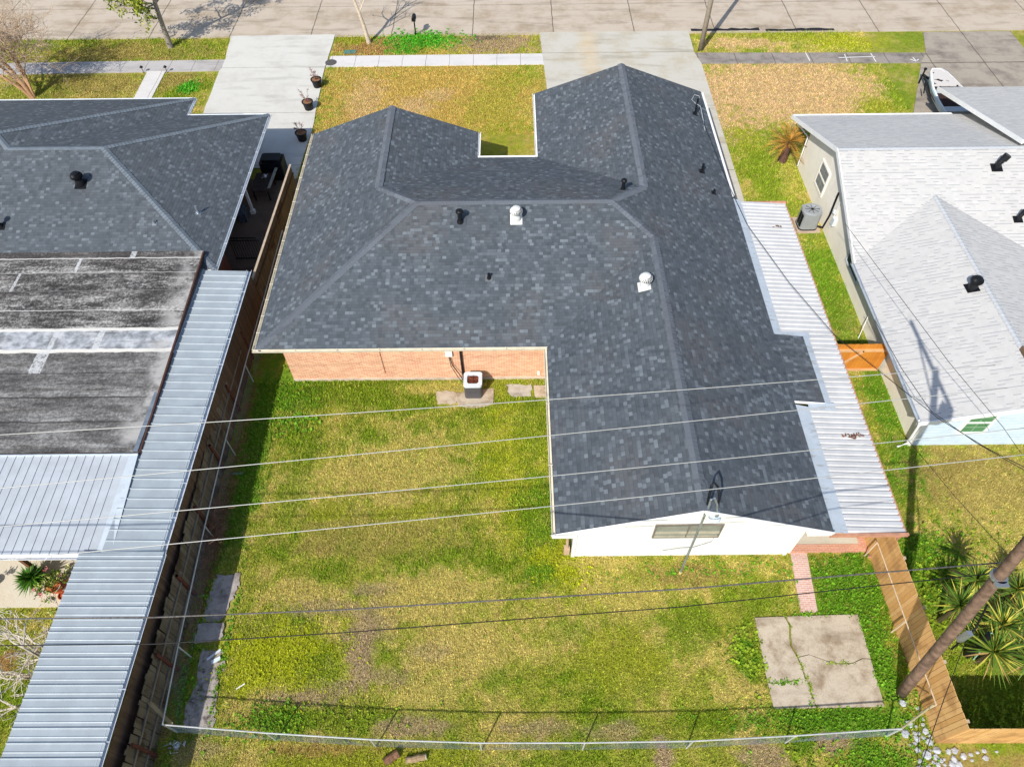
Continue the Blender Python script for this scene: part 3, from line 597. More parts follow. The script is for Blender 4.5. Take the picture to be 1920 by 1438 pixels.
grunge = k.noise(1.5, 8, .78, k.comb(k.math('MULTIPLY', P_[0], .3), k.math('MULTIPLY', P_[1], 1.25), 0.0)); fine = k.noise(9, 6, .8)
gg = k.math('ADD', k.math('MULTIPLY', grunge, .55), k.math('MULTIPLY', fine, .45))
cc = k.ramp(gg, [(.4, (40, 38, 38)), (.475, (76, 74, 72)), (.53, (142, 140, 137)), (.59, (206, 203, 198))])
lower = k.step(y_, 18.2, 17.4); cc = k.mix(k.math('MULTIPLY', lower, .75), cc, k.ramp(gg, [(.4, (78, 77, 76)), (.5, (122, 121, 119)), (.58, (158, 157, 154))]))
topb = k.step(y_, 22.6, 22.9); cc = k.mix(k.math('MULTIPLY', topb, .6), cc, rgba((74, 70, 68)))
band = k.math('MULTIPLY', k.step(y_, 17.75, 17.8), k.step(y_, 18.9, 18.84)); bn = k.noise(1.7, 6, .75); cc = k.mix(k.math('MULTIPLY', band, k.ramp(bn, [(.36, .55), (.5, .95)])), cc, k.ramp(k.noise(2.5, 5), [(.38, (134, 138, 142)), (.5, (172, 176, 182)), (.62, (200, 203, 206))]))
ply = k.math('FRACT', k.math('DIVIDE', k.math('SUBTRACT', y_, 14.5), 1.07)); cc = k.mix(k.math('MULTIPLY', k.math('MULTIPLY', ply, .4), k.math('SUBTRACT', 1.0, band)), cc, rgba((66, 62, 60)))
strk = k.noise(2.0, 6, .75, k.comb(k.math('MULTIPLY', P_[0], .2), k.math('MULTIPLY', P_[1], 2.4), 7.0)); cc = k.mix(k.math('MULTIPLY', k.step(strk, .52, .64), .5), cc, rgba((62, 54, 48)))
for yy, wd, cl in ((22.85, .03, (216, 214, 208)), (22.0, .02, (170, 168, 164)), (20.95, .02, (110, 108, 106)), (19.88, .02, (206, 204, 200)), (18.86, .08, (228, 226, 218)), (17.78, .09, (232, 228, 218)), (16.69, .025, (58, 56, 55)), (15.58, .03, (58, 56, 55)), (14.5, .03, (60, 58, 58))):
    cc = k.mix(k.math('MULTIPLY', k.math('LESS_THAN', k.math('ABSOLUTE', k.math('SUBTRACT', y_, yy)), wd), .85), cc, rgba(cl))
for xx, y0, y1, wd in ((-16.41, 22.85, 23.6, .12), (-18.6, 22.0, 22.85, .07), (-20.9, 20.95, 22.0, .06), (-18.15, 17.8, 18.86, .1), (-16.35, 17.8, 18.86, .13), (-18.3, 16.69, 17.78, .24)):
    mk = k.math('MULTIPLY', k.math('LESS_THAN', k.math('ABSOLUTE', k.math('SUBTRACT', k.math('ADD', P_[0], k.math('MULTIPLY', k.math('SUBTRACT', fine, .5), .12)), xx)), wd), k.math('MULTIPLY', k.math('GREATER_THAN', y_, y0), k.math('LESS_THAN', y_, y1)))
    cc = k.mix(k.math('MULTIPLY', mk, k.ramp(fine, [(.4, .15), (.52, .85)])), cc, rgba((206, 208, 208)))
ex = k.math('MULTIPLY', k.step(P_[0], -14.6, -13.5), k.step(k.noise(1.1, 4), .38, .6)); cc = k.mix(k.math('MULTIPLY', ex, .75), cc, rgba((190, 188, 184)))
k.bump(gg, .35, .03); M_tar = k.base(cc, .8)
m = M(); zt = lambda y: 2.62+(y-13.2)*.027
P0 = [(W0, 13.18, zt(13.2)), (-13.22, 13.2, zt(13.2)), (-13.42, 23.25, zt(23.25)), (W0, 23.25, zt(23.25))]
m.slab([P0], .2).build('flat_roof', [M_tar, plain('rusty_drip_edge', (96, 62, 52), .7)], lh)
m = M(); m.beam((-13.2, 13.2, zt(13.2)-.05), (-13.4, 23.2, zt(23.2)-.05), .06, .16); m.box(W0, -13.15, 13.1, 13.19, zt(13.2)-.17, zt(13.2)+.015); m.build('drip_edge', plain('rusty_drip', (84, 58, 50), .7, amp=.3), lh)
turbine(152, 346, lroof, lr, M_black, 1.0)
pipe(372, 400, lroof, lr, .4, .05, None, M_galv); pipe(290, 420, lroof, lr, .2, .04, None, M_galv); pipe(2, 425, lroof, lr, .45, .07, .13, M_black)
# ribbed metal covers behind the left house
M_gal = metal_sheet('galvanised_ribbed_sheet', (176, 186, 192), (150, 146, 140), .1, .5, .2, .68)
prof2 = [(0, 0), (.1, 0), (.155, .042), (.19, .042), (.26, 0)]; prof3 = prof2+[(.52, 0), (.57, .012), (.6, .012), (.66, 0)]
lc = thing('metal_walkway_cover', 'long galvanised ribbed metal walkway cover running along the left wooden fence', 'canopy', (-12.4, 14, 0))
m = M(); corr(m, -13.3, -11.38, 9.42, 22.35, 2.6, 2.52, .375, prof2); m.build('ribbed_panel', M_gal, lc)
m = M(); corr(m, -14.0, -11.3, 1.2, 9.5, 2.62, 2.55, .38, prof3); m.build('ribbed_panel', M_gal, lc)
m = M(); gutter(m, (-11.4, 1.2, 2.56), (-11.4, 9.4, 2.56), (1, 0, 0), wd=.2, ht=.12, ticks=1.3); m.build('gutter', plain('white_gutter_steel', (206, 214, 224), .4, .2), lc); m = M(); gutter(m, (-11.46, 9.4, 2.54), (-11.46, 22.4, 2.54), (1, 0, 0), wd=.22, ht=.12, ticks=1.3); m.build('gutter', plain('white_gutter_steel', (214, 222, 232), .35, .3), lc)
m = M(); m.box(-13.42, -13.26, 13.2, 22.35, 2.6, 2.69); m.build('edge_flashing', M_galv, lc)
m = M()
for y in (2.2, 5.8, 9.4, 13.2, 17.5, 22): M().beam((-11.75, y, 0), (-11.75, y, 2.5), .09, .09).build('post', M_galv, lc); M().beam((-13.2, y, 0), (-13.2, y, 2.55), .09, .09).build('post', M_galv, lc)
pc = thing('patio_cover', 'white flat pan metal patio cover behind the tarred flat roof', 'canopy', (-16, 11.3, 0))
m = M(); corr(m, -34, -13.5, 9.46, 13.12, 2.5, 2.66, .305, [(0, 0), (.945, 0), (.95, .022), (.975, .022), (.98, 0)], yaxis=True); m.build('pan_panel', metal_sheet('white_pan_metal', (196, 202, 208), (170, 172, 170), .05, .5, .2, .66), pc)
m = M(); m.face([(-13.52, 9.46, 2.52), (-12.98, 9.46, 2.58), (-13.2, 13.12, 2.7), (-13.52, 13.12, 2.68)]); m.face([(-13.52, 9.46, 2.5), (-13.52, 13.12, 2.66), (-13.2, 13.12, 2.68), (-12.98, 9.46, 2.56)]); m.box(-34, -13.2, 13.06, 13.1, 2.66, 2.72); m.build('flashing_strip', plain('pale_flashing', (208, 218, 224), .45, .2, amp=.1), pc)
m = M(); gutter(m, (-34, 9.47, 2.5), (-14.02, 9.47, 2.5), (0, -1, 0), wd=.2, ht=.14, ticks=1.0); m.build('gutter', M_white, pc)
M().beam((-16.9, 9.9, 0), (-16.9, 9.9, 2.45), .13, .13).build('post', M_wood_brown, pc); M().box(-34, -13.6, 9.7, 9.82, 2.3, 2.47).build('beam', M_wood_brown, pc)
# ------------------------------------------------------------------ right house
RZ = 2.3; RF, RB, RW, RY0 = 33.92, 22.72, 14.93, 14.35; RM = (RF+RB)/2
def rroof(x, y):
    z2 = RZ+.25*min(x-RW, 23.5-x)
    return RZ+.33*min(RF-y, y-RB) if y > 25.9 or (y > RB and RZ+.33*(y-RB) > z2) else z2
rh = thing('white_roof_house', 'neighbouring cream walled house with a white shingle roof, at the right edge', 'house', (20, 24, 0))
zr = RZ+.33*(RF-RB)/2; x0 = 15.08; XE = 42; wr = 19.14; zw = RZ+.25*(wr-RW); yv = RB+(zw-RZ)/.33
rr = M().slab([[(x0-.08, RF, RZ), (XE, RF, RZ), (XE, RM, zr), (x0+.08, RM, zr)],
    [(x0+.08, RM, zr), (XE, RM, zr), (XE, RB, RZ), (23.35, RB, RZ), (wr, yv, zw), (RW, RB, RZ)],
    [(RW, RB, RZ), (wr, yv, zw), (wr, RY0, zw), (RW, RY0, RZ)],
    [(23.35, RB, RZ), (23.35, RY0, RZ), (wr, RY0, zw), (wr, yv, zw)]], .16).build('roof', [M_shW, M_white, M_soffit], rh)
for f in rr.data.polygons:
    if f.normal.z < -.5: f.material_index = 2
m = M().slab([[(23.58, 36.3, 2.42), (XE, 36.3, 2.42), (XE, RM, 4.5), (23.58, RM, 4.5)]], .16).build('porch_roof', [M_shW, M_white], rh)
m = M(); caps(m, (wr, RY0, zw), (wr, yv, zw), .24, .2); m.build('ridge_cap', M_capW, rr); m = M(); caps(m, (x0+.1, RM, zr), (XE, RM, zr), .26, .25); m.build('ridge_cap', M_capW, rr)
m = M(); m.prism([(15.65, 14.88), (22.2, 14.88), (22.2, 22.9), (41, 22.9), (41, 32.55), (15.65, 32.55)], 0, 2.28)
m.face([(15.65, 32.55, 2.28), (15.65, RM, zr-.2), (15.65, 22.9, 2.28)][::-1])
m.build('stucco_wall', M_stucco, rh)
m = M(); m.box(15.6, 22.2, 14.8, 14.88, 0, 2.4); m.face([(15.6, 14.8, 2.4), (22.2, 14.8, 2.4), (wr, 14.8, zw-.17)])
for i in range(1, 13): m.box(15.75, 22.2, 14.786, 14.801, i*.19, i*.19+.012, 1)
m.box(15.52, 15.72, 14.77, 14.95, 0, 2.3, 2); m.build('siding_wall', [M_sidingB, plain('siding_lap_edge', (190, 206, 220), .6), M_white], rh)
m = M(); gutter(m, (RW, RY0, RZ), (RW, RB, RZ), (-1, 0, 0), ticks=1.6, wd=.14); m.build('gutter', plain('steel_gutter', (186, 194, 202), .4, .3), rh)
m = M(); gutter(m, (x0, RF+.03, RZ), (23.5, RF+.03, RZ), (0, 1, 0)); m.build('gutter', M_white, rh)
for A_, B_ in (((x0-.1, RF+.03, RZ-.07), (x0+.06, RM, zr-.07)), ((x0+.06, RM, zr-.07), (RW+.02, RB, RZ-.07)), ((RW-.12, RY0-.03, RZ-.08), (wr, RY0-.03, zw-.08)), ((wr, RY0-.03, zw-.08), (23.4, RY0-.03, RZ-.08)), ((23.55, 36.33, 2.34), (23.55, RM, 4.42))):
    M().beam(A_, B_, .05, .2).build('rake_board', M_white, rh)
def wall_window(x0_, x1_, z0_, z1_, axis, pos, par, glass, frame, out, mull=True):
    m = M(); t = .1; s = .06*out
    def bx(mm, a0, a1, b0, b1, d0, d1):
        lo, hi = min(d0, d1), max(d0, d1)
        if axis == 'y': mm.box(a0, a1, lo, hi, b0, b1)
        else: mm.box(lo, hi, a0, a1, b0, b1)
    for a in ((x0_-t, x1_+t, z0_-t, z0_), (x0_-t, x1_+t, z1_, z1_+t), (x0_-t, x0_, z0_, z1_), (x1_, x1_+t, z0_, z1_)): bx(m, a[0], a[1], a[2], a[3], pos, pos+s)
    if mull: bx(m, x0_, x1_, (z0_+z1_)/2-.04, (z0_+z1_)/2+.04, pos, pos+s*.9)
    for i in (1, 2): pass
    wnd = m.build('window', frame, par); g = M(); bx(g, x0_, x1_, z0_, z1_, pos+s*.2, pos+s*.45); g.build('pane', glass, wnd)
    mm = M(); xm = (x0_+x1_)/2; bx(mm, xm-.012, xm+.012, z0_, z1_, pos+s*.45, pos+s*.6); bx(mm, x0_, x1_, z0_+(z1_-z0_)*.25-.012, z0_+(z1_-z0_)*.25+.012, pos+s*.45, pos+s*.58); bx(mm, x0_, x1_, z0_+(z1_-z0_)*.75-.012, z0_+(z1_-z0_)*.75+.012, pos+s*.45, pos+s*.58)
    mm.build('muntin', plain('pale_green_muntin', (150, 178, 150), .5) if glass is M_green else plain('grey_muntin', (150, 152, 150), .5), wnd); return wnd
wall_window(17.1, 18.0, .98, 2.25, 'y', 14.8, rh, M_green, M_white, -1)
wall_window(29.0, 30.1, 1.0, 2.2, 'x', 15.65, rh, plain('grey_screen', (128, 132, 134), .4), M_stucco, -1)
wall_window(22.9, 24.4, .9, 2.2, 'x', 15.65, rh, plain('dark_glass', (52, 66, 84), .1), M_grayw, -1)
m = M(); m.tube([(15.4, 27.1, 2.6), (15.5, 27.2, 1.2), (15.5, 27.35, .3), (15.2, 27.6, .2)], .05); m.build('conduit_pipe', M_black, rh)
m = M(); m.tube([(15.55, 26.9, 2.3), (15.58, 26.9, .7)], .025); m.box(15.48, 15.65, 26.6, 26.85, 1.0, 1.4); m.lathe([(.09, 0), (.09, .16), (.02, .18)], (15.55, 27.0, 1.5), 12); m.build('electric_meter', M_grayw, rh)
m = M(); m.tube([(15.2, 33.4, 2.15), (15.6, 32.6, 1.9), (15.62, 32.6, .1)], .035); m.build('downspout', M_white, rh)
m = M(); m.tube([(14.9, 14.45, 2.25), (15.3, 14.75, 1.95), (15.45, 14.76, .2), (15.1, 14.7, .06)], .045); m.build('downspout', M_white, rh)
m = M(); m.tube([(15.62, 21.0, 1.0), (15.4, 20.6, .6), (15.25, 20.3, .05)], .018); m.build('drain_tube', M_white, rh)
def gooseneck(px, py, s):
    q = on(px, py, rroof); R = tilt(rroof, q); m = M(); m.obox(q+R @ Vector((0, 0, .02)), (.5*s, .42*s, .03), R)
    m.tube([q, q+Vector((0, 0, .3*s)), q+Vector((.12*s, .02, .52*s))], .13*s, 14); m.tube([q+Vector((.1*s, .02, .42*s)), q+Vector((.2*s, .03, .66*s))], .17*s, 14); m.build('vent_pipe', M_black, rr)
gooseneck(1868, 315, 1.0); gooseneck(1908, 412, .8); turbine(1822, 540, rroof, rr, M_black, .95)
# ------------------------------------------------------------------ fences
def fence_run(name, label, pts, h, mb, cat='fence', side=1, rail=None, posts=None, post_mat=None, jit=.02, lean=.0, rails=(.5, 1.45), bw=.14, holes=0, loc=None):
    f = thing(name, label, cat, loc or (pts[0][0], pts[0][1], 0)); m = M(); mr = M(); mp = []
    for a, b_ in zip(pts[:-1], pts[1:]):
        a, b_ = Vector((*a, 0)), Vector((*b_, 0)); d = b_-a; L = d.length; x = d.normalized(); y = Vector((0, 0, 1)).cross(x)*side; n = int(L/(bw+.006))
        for i in range(n):
            if random.random() < holes: continue
            c = a+x*((i+.5)*L/n); hh = h+random.uniform(-jit, jit); off = random.uniform(-.004, .004)+lean*random.uniform(-1, 1)
            R = Matrix((x, x.cross(Vector((0, 0, 1)))*-1, Vector((0, 0, 1)))).transposed()
            if lean: R = R @ Matrix.Rotation(random.uniform(-.02, .02), 3, 'Y') @ Matrix.Rotation(random.uniform(-.03, .03), 3, 'X')
            m.obox(c+Vector((0, 0, hh/2))+y*off, (bw*random.uniform(.93, 1), .02, hh), R)
        for z in rails: mr.beam(a+y*.035+Vector((0, 0, z)), b_+y*.035+Vector((0, 0, z)), .04, .09)
        k_ = int(L/2.4)
        for i in range(k_+1): mp.append(a+x*(L*i/max(1, k_))+y*.052)
    m.build('boards', mb, f); mr.build('rail', rail or M_wood_tan, f)
    for q in mp:
        if posts is not False: M().beam(q, q+Vector((0, 0, min(1.75, h-.05))), .09, .09).build('post', post_mat or M_redpost, f)
    return f
M_bL = boards('weathered_fence_boards', (92, 80, 68), (140, 128, 114), stain=(70, 52, 44)); M_bR = boards('stained_fence_boards', (202, 150, 88), (228, 186, 128), stain=(172, 128, 82))
fl = fence_run('wood_fence', 'tall weathered dark wooden fence along the left side of the back yard', [(-11.42, 22.3), (-11.3, 14), (-11.13, 9), (-10.96, 1.5)], 1.86, M_bL, side=1, jit=.06, lean=.012, rail=plain('grey_rail', (132, 120, 108), .8), holes=.02, rails=(.55, 1.28), post_mat=plain('dark_red_post', (104, 60, 52), .8, amp=.3))
m = M()
for i in range(136):
    hh = 2.36+random.uniform(-.05, .04); y = 22.2-i*.152; m.obox((-11.33+random.uniform(-.01, .01)+max(0, (9-y)*.012), y, hh/2), (.02, .148, hh), Matrix.Rotation(random.uniform(-.04, .04), 3, 'Z'))
m.build('rear_boards', boards('reddish_rear_boards', (84, 62, 52), (120, 96, 80)), fl)
m = M(); mr = M()
for i in range(54):
    t = (i+.5)/54; c = Vector((-11.22, 30.6, 0)).lerp(Vector((-11.42, 22.4, 0)), t); hh = 1.86+random.uniform(-.02, .02); m.obox(c+Vector((0, 0, hh/2)), (.02, .145, hh), Matrix.Rotation(random.uniform(-.05, .05), 3, 'Z'))
m.build('boards', M_bL, fl); mr.beam((-11.18, 30.6, .5), (-11.38, 22.4, .5), .04, .09); mr.beam((-11.18, 30.6, 1.45), (-11.38, 22.4, 1.45), .04, .09); mr.build('rail', M_wood_brown, fl)
m = M(); m.beam((-11.22, 30.65, 1.93), (-11.42, 22.4, 1.93), .1, .04); m.build('cap_board', M_wood_tan, fl)
M().beam((-10.95, 5.2, 1.45), (-10.35, 4.7, .9), .1, .05).build('brace_board', plain('mossy_board', (150, 132, 100), .8), fl)
fr_ = fence_run('wood_fence', 'new tan wooden fence turning a corner at the lower right of the back yard', [(12.6, 11.2), (12.8, 4.16), (20.5, 4.12)], 2.03, M_bR, side=1, rail=plain('tan_rail', (206, 176, 140), .75), rails=(), posts=False)
m = M()
for z in (.4, 1.5): m.beam((12.67, 11.2, z), (12.87, 4.2, z), .04, .09); m.beam((12.95, 4.18, z), (20.5, 4.17, z), .04, .09)
m.build('rail', M_wood_tan, fr_)
for i in range(5): M().beam((12.94-i*.045, 4.4+i*1.65, 0), (12.94-i*.045, 4.4+i*1.65, 1.85), .09, .09).build('post', M_wood_tan, fr_)
gf = thing('gate_fence', 'orange stained wooden gate closing the gap beside the white roofed house', 'gate', (14.6, 18.5, 0))
m = M()
for i in range(15): m.box(13.18+i*.155, 13.18+i*.155+.148, 18.5, 18.52, .04, 1.8+random.uniform(-.01, .01))
m.build('boards', boards('orange_stained_boards', (198, 122, 42), (224, 150, 62), .155), gf)
m = M(); m.box(13.15, 15.5, 18.44, 18.5, 1.38, 1.5); m.box(13.15, 15.5, 18.44, 18.5, .12, .22); m.beam((13.55, 18.465, .24), (14.4, 18.465, 1.36), .04, .1); m.build('brace', plain('tan_brace', (222, 178, 130), .7), gf)
M().box(13.12, 13.2, 18.44, 18.54, 0, 1.85).build('post', M_wood_tan, gf); M().lathe([(.03, 0), (.03, .03)], (14.38, 18.42, 1.42), 8).build('latch', M_black, gf)
def chain_fence(label, pts, h, postgap, link=True, mat=M_steelw, mh=None, r=.022, mesh_sp=.062):
    f = thing('chain_link_fence', label, 'fence', (pts[0][0], pts[0][1], 0))
    M().tube([(x, y, h+(z if len(q) else 0)) for (x, y, *q) in pts for z in [q[0] if q else 0]], r, 6).build('top_rail', mat, f)
    m = M(); tot = 0
    for a, b_ in zip(pts[:-1], pts[1:]):
        a2, b2 = Vector((a[0], a[1], 0)), Vector((b_[0], b_[1], 0)); L = (b2-a2).length; n = max(1, round(L/postgap))
        for i in range(n): M().tube([a2.lerp(b2, i/n), a2.lerp(b2, i/n)+Vector((0, 0, h))], .024, 8).build('post', mat, f)
        if link:
            x = (b2-a2).normalized(); y = x.cross(Vector((0, 0, 1))); nn = int(L/mesh_sp)
            for i in range(nn):
                for sg in (1, -1):
                    s0 = i*mesh_sp; s1 = s0+sg*h; t0 = 0; t1 = 1
                    if s1 > L: t1 = (L-s0)/(s1-s0)
                    if s1 < 0: t1 = s0/(s0-s1)
                    p0 = a2+x*s0+Vector((0, 0, .03)); p1 = a2+x*(s0+(s1-s0)*t1)+Vector((0, 0, .03+(h-.03)*t1)); w_ = Vector((0, 0, .0011)); o = y*.0011
                    m.face([p0-w_, p1-w_, p1+w_, p0+w_]); m.face([p0-o, p1-o, p1+o, p0+o])
    b2 = Vector((pts[-1][0], pts[-1][1], 0)); M().tube([b2, b2+Vector((0, 0, h))], .03, 8).build('post', mat, f)
    if link: m.build('wire_mesh', M_galv, f)
    return f
cf = chain_fence('low chain link fence with a pale top rail across the back of the yard', [(-10.5, 4.65), (-7.4, 4.4), (-4.3, 4.2), (-1.07, 4.08), (2.0, 4.06), (5.17, 4.08), (8.2, 4.2), (11.34, 4.36)], 1.1, 3.1)
M().tube([(11.34, 4.36, 1.08), (12.5, 5.0, 1.1)], .03, 8).build('brace', plain('mossy_pipe', (176, 170, 130), .6), cf)
chain_fence('chain link fence with pale pipe rail in front of the weathered left wooden fence', [(-11.05, 26.5), (-11.03, 22.0), (-11.03, 18.24), (-10.98, 14.63), (-10.86, 11.02), (-10.66, 6.9), (-10.5, 4.65)], 1.2, 3.7, mesh_sp=.09)
chain_fence('single pale pipe fence rail in front of the tan right wooden fence', [(12.46, 10.2), (12.52, 7.5), (12.58, 5.0)], 1.15, 2.8, False, plain('tan_pipe', (206, 186, 160), .5), r=.02)
ig = thing('iron_gate', 'black iron picket gate between the red brick wall and the left wooden fence', 'gate', (-12.6, 25.75, 0))
m = M(); m.box(-13.45, -11.5, 25.73, 25.77, 1.38, 1.42); m.box(-13.45, -11.5, 25.73, 25.77, 1.22, 1.25); m.box(-13.45, -11.5, 25.73, 25.77, .1, .14); m.build('rail', M_black, ig)
m = M()
for i in range(16): m.box(-13.42+i*.125, -13.4+i*.125, 25.74, 25.76, .05, 1.45)
m.build('picket', M_black, ig)
# ------------------------------------------------------------------ air conditioners
ac = thing('air_conditioner', 'dark grey square air conditioner with rusty fan top beside the orange brick wall', 'air conditioner', (-1.65, 17.6, .05))
def rrect(cx, cy, hx, hy, r, n=5):
    return [(cx+sx*(hx-r)+r*math.cos(a), cy+sy*(hy-r)+r*math.sin(a)) for sx, sy, a0 in ((1, 1, 0), (-1, 1, math.pi/2), (-1, -1, math.pi), (1, -1, 1.5*math.pi)) for a in [a0+math.pi/2*i/n for i in range(n+1)]]
k = NT('ac_louvre'); u, v, _ = k.sep(k.uv()); M_lou = k.base(k.mix(k.math('GREATER_THAN', k.math('FRACT', k.math('DIVIDE', v, .05)), .55), rgba((74, 72, 76)), rgba((112, 110, 114))), .5, .2); 
M().prism(rrect(-1.65, 17.6, .36, .35, .1), .05, .82).build('cabinet', M_lou, ac)
m = M(); o = rrect(-1.65, 17.6, .38, .37, .12); n = len(o); inn = [(-1.65+.28*math.cos(t), 17.6+.28*math.sin(t)) for t in [math.atan2(y-17.6, x+1.65) for x, y in o]]
for i in range(n):
    j = (i+1) % n; m.face([(*o[i], .92), (*o[j], .92), (*inn[j], .92), (*inn[i], .92)]); m.face([(*o[i], .8), (*o[j], .8), (*o[j], .92), (*o[i], .92)]); m.face([(*inn[i], .92), (*inn[j], .92), (*inn[j], .8), (*inn[i], .8)])
m.build('top_ring', M_grayw, ac)
m = M().lathe([(.28, .83), (.28, .84)], (-1.65, 17.6, 0), 24); m.build('fan_guard', plain('rusty_coil', (92, 46, 32), .7, amp=.6, scale=14), ac)
m = M()
for i in range(3): m.obox((-1.65+.13*math.cos(i*2.1+.4), 17.6+.13*math.sin(i*2.1+.4), .86), (.24, .1, .012), Matrix.Rotation(i*2.1+.4, 3, 'Z'))
m.tube([(-1.93, 17.6, .89), (-1.37, 17.6, .89)], .008, 6); m.tube([(-1.65, 17.33, .89), (-1.65, 17.87, .89)], .008, 6)
m.build('fan_blade', plain('rust_brown', (120, 66, 46), .6, amp=.4), ac)
ac2 = thing('air_conditioner', 'light grey rounded air conditioner with a black fan grille beside the cream wall', 'air conditioner', (14.85, 27.75, .08))
pave('equipment_pad', [(14.3, 27.25), (15.45, 27.25), (15.45, 28.4), (14.3, 28.4)], .08, concrete('pink_pad', (206, 182, 164), (180, 160, 144), .5))
M_acg = plain('pale_grey_steel', (168, 172, 176), .4, .2, amp=.06)
M().prism(rrect(14.85, 27.8, .46, .42, .22, 6), .14, 1.05).build('cabinet', M_acg, ac2); M().prism(rrect(14.85, 27.8, .48, .44, .24, 6), .08, .14).build('base_tray', M_black, ac2)
m = M()
for s in (-.12, .14):
    for i in range(7): m.box(14.35, 14.4, 27.66+s-.09, 27.66+s+.09, .28+i*.1, .34+i*.1)
m.build('louvre', M_blackp, ac2)
m = M(); n = 36; 
for (ra, za), (rb, zb) in (((.5, 1.02), (.47, 1.1)), ((.47, 1.1), (.36, 1.1)), ((.36, 1.1), (.35, .98))):
    for i in range(n):
        t0, t1 = 2*math.pi*i/n, 2*math.pi*(i+1)/n; f = lambda r, t, z: (14.85+r*math.cos(t), 27.8+r*.92*math.sin(t), z); m.face([f(ra, t0, za), f(ra, t1, za), f(rb, t1, zb), f(rb, t0, zb)])
m.build('top_ring', M_acg, ac2)
M().lathe([(.35, .95), (.35, .97)], (14.85, 27.8, 0), 24).build('fan_well', plain('blue_grey_coil', (40, 46, 58), .4), ac2)
m = M()
for i in range(3): m.obox((14.85+.17*math.cos(i*2.1), 27.8+.17*math.sin(i*2.1), 1.01), (.3, .14, .012), Matrix.Rotation(i*2.1, 3, 'Z') @ Matrix.Rotation(.4, 3, 'X'))
m.build('fan_blade', plain('steel_blade', (92, 104, 124), .4, .2), ac2)
m = M()
for i in range(4):
    t = i*math.pi/4; m.tube([(14.85+.36*math.cos(t), 27.8+.33*math.sin(t), 1.1), (14.85-.36*math.cos(t), 27.8-.33*math.sin(t), 1.1)], .009, 6)
m.lathe([(.06, 1.08), (.06, 1.12)], (14.85, 27.8, 0), 12); m.build('fan_guard', M_black, ac2)
# ------------------------------------------------------------------ poles and wires
def cable(name, label, pts, r, mat, group=None, sag=0.0, n=14):
    P = [Vector(q) for q in pts]; out = []
    for a, b_ in zip(P[:-1], P[1:]):
        for i in range(n): t = i/n; out.append(a.lerp(b_, t)-Vector((0, 0, sag*4*t*(1-t))))
    out.append(P[-1]); return M().tube(out, r, 6).build(name, mat, None, out[0], True, None, label, 'power line', group)
up = thing('utility_pole', 'thick brown leaning wooden utility pole crossing the tan fence at the lower right', 'utility pole', (12.22, 5.6, 0))
pt = lambda z: Vector((12.22-.118*z, 5.6+.083*z, z))
ups = M().tube([pt(z) for z in (-.1, 1.5, 3, 5, 7, 9, 11, 12.8)], [.165, .16, .154, .147, .14, .13, .12, .11], 18).build('shaft', M_pole, up, smooth=True)
m = M(); m.beam(pt(12.3)+Vector((.1, -1.2, 0)), pt(12.3)+Vector((.1, 3.0, 0)), .1, .12); m.beam(pt(12.3)+Vector((.1, 2.2, -.06)), pt(11.2), .05, .05); m.build('crossarm', M_pole, up)
m = M().lathe([(.05, -.5), (.24, -.46), (.24, .42), (.2, .47), (.03, .5)], pt(10.6)+Vector((.42, .1, 0)), 18); m.tube([pt(10.6), pt(10.6)+Vector((.2, .05, 0))], .06); m.tube([pt(11.1)+Vector((.35, .1, 0)), pt(11.3)+Vector((.35, .1, 0))], .04); m.build('transformer', M_galv, up)
q = pt(5.1); M().box(q.x+.06, q.x+.2, q.y-.3, q.y-.17, q.z-.28, q.z+.28).build('junction_box', M_galv, up)
m = M(); q = pt(8.0); m.lathe([(.19, -.04), (.19, .04)], q, 16); m.obox(q+Vector((-.02, -.2, 0)), (.3, .12, .08)); m.build('cable_bracket', M_galv, up)
m = M(); m.tube([pt(6.7)+Vector((.18, -.1, 0)), pt(5.6)+Vector((.3, -.2, -.1)), pt(4.2)+Vector((.1, -.22, 0))], .025, 8); m.build('hanging_cable', M_black, up)
sp = thing('utility_pole', 'slim grey wooden utility pole on the street verge beside the right driveway', 'utility pole', (12.4, 45.0, 0))
M().tube([(12.4, 45.0, -.1), (12.42, 45.0, 4), (12.45, 45.0, 9.5)], [.16, .15, .11], 14).build('shaft', plain('grey_pole_wood', (158, 146, 130), .85, amp=.2, scale=5), sp, smooth=True)
m = M().beam((12.45, 43.9, 8.9), (12.45, 46.1, 8.9), .1, .12); m.build('crossarm', M_bark, sp)
M_wireW = plain('pale_aluminium_wire', (190, 190, 186), .45, .2, amp=.05); M_wireB = plain('black_wire', (34, 33, 35), .5)
GW = 'pale power lines strung above the yard'
for lb, ys in (('farthest of the four pale power lines crossing the roof and yard, nearest the brick wall', (8.05, 8.75, 9.62)), ('pale power line second from the brick wall over the roof and yard', (6.75, 7.82, 9.0)), ('pale power line third from the brick wall over the roof and yard', (5.9, 6.88, 7.98)), ('nearest of the four pale power lines, crossing just before the white gable', (5.2, 6.22, 7.38))):
    f = (24-12.2)/(24-11.7); a = Vector((-10.64*f, ys[0]*f, 12.2)); c = Vector((.75*f, ys[1]*f, 12.2)); b_ = Vector((10.6*f, ys[2]*f, 12.2))
    pts = []
    for i in range(61):
        x = -34+i*(b_.x+34)/60; t = (x-a.x)/(b_.x-a.x); y = (1-t)*(1-2*t)*a.y+4*t*(1-t)*c.y+t*(2*t-1)*b_.y if t > -.02 else a.y+(x-a.x)*(b_.y-a.y)/(b_.x-a.x)*.85
        pts.append((x, y, 12.2))
    M().tube(pts, .0085, 6).build('power_line', M_wireW, None, pts[0], True, None, lb, 'power line', GW)
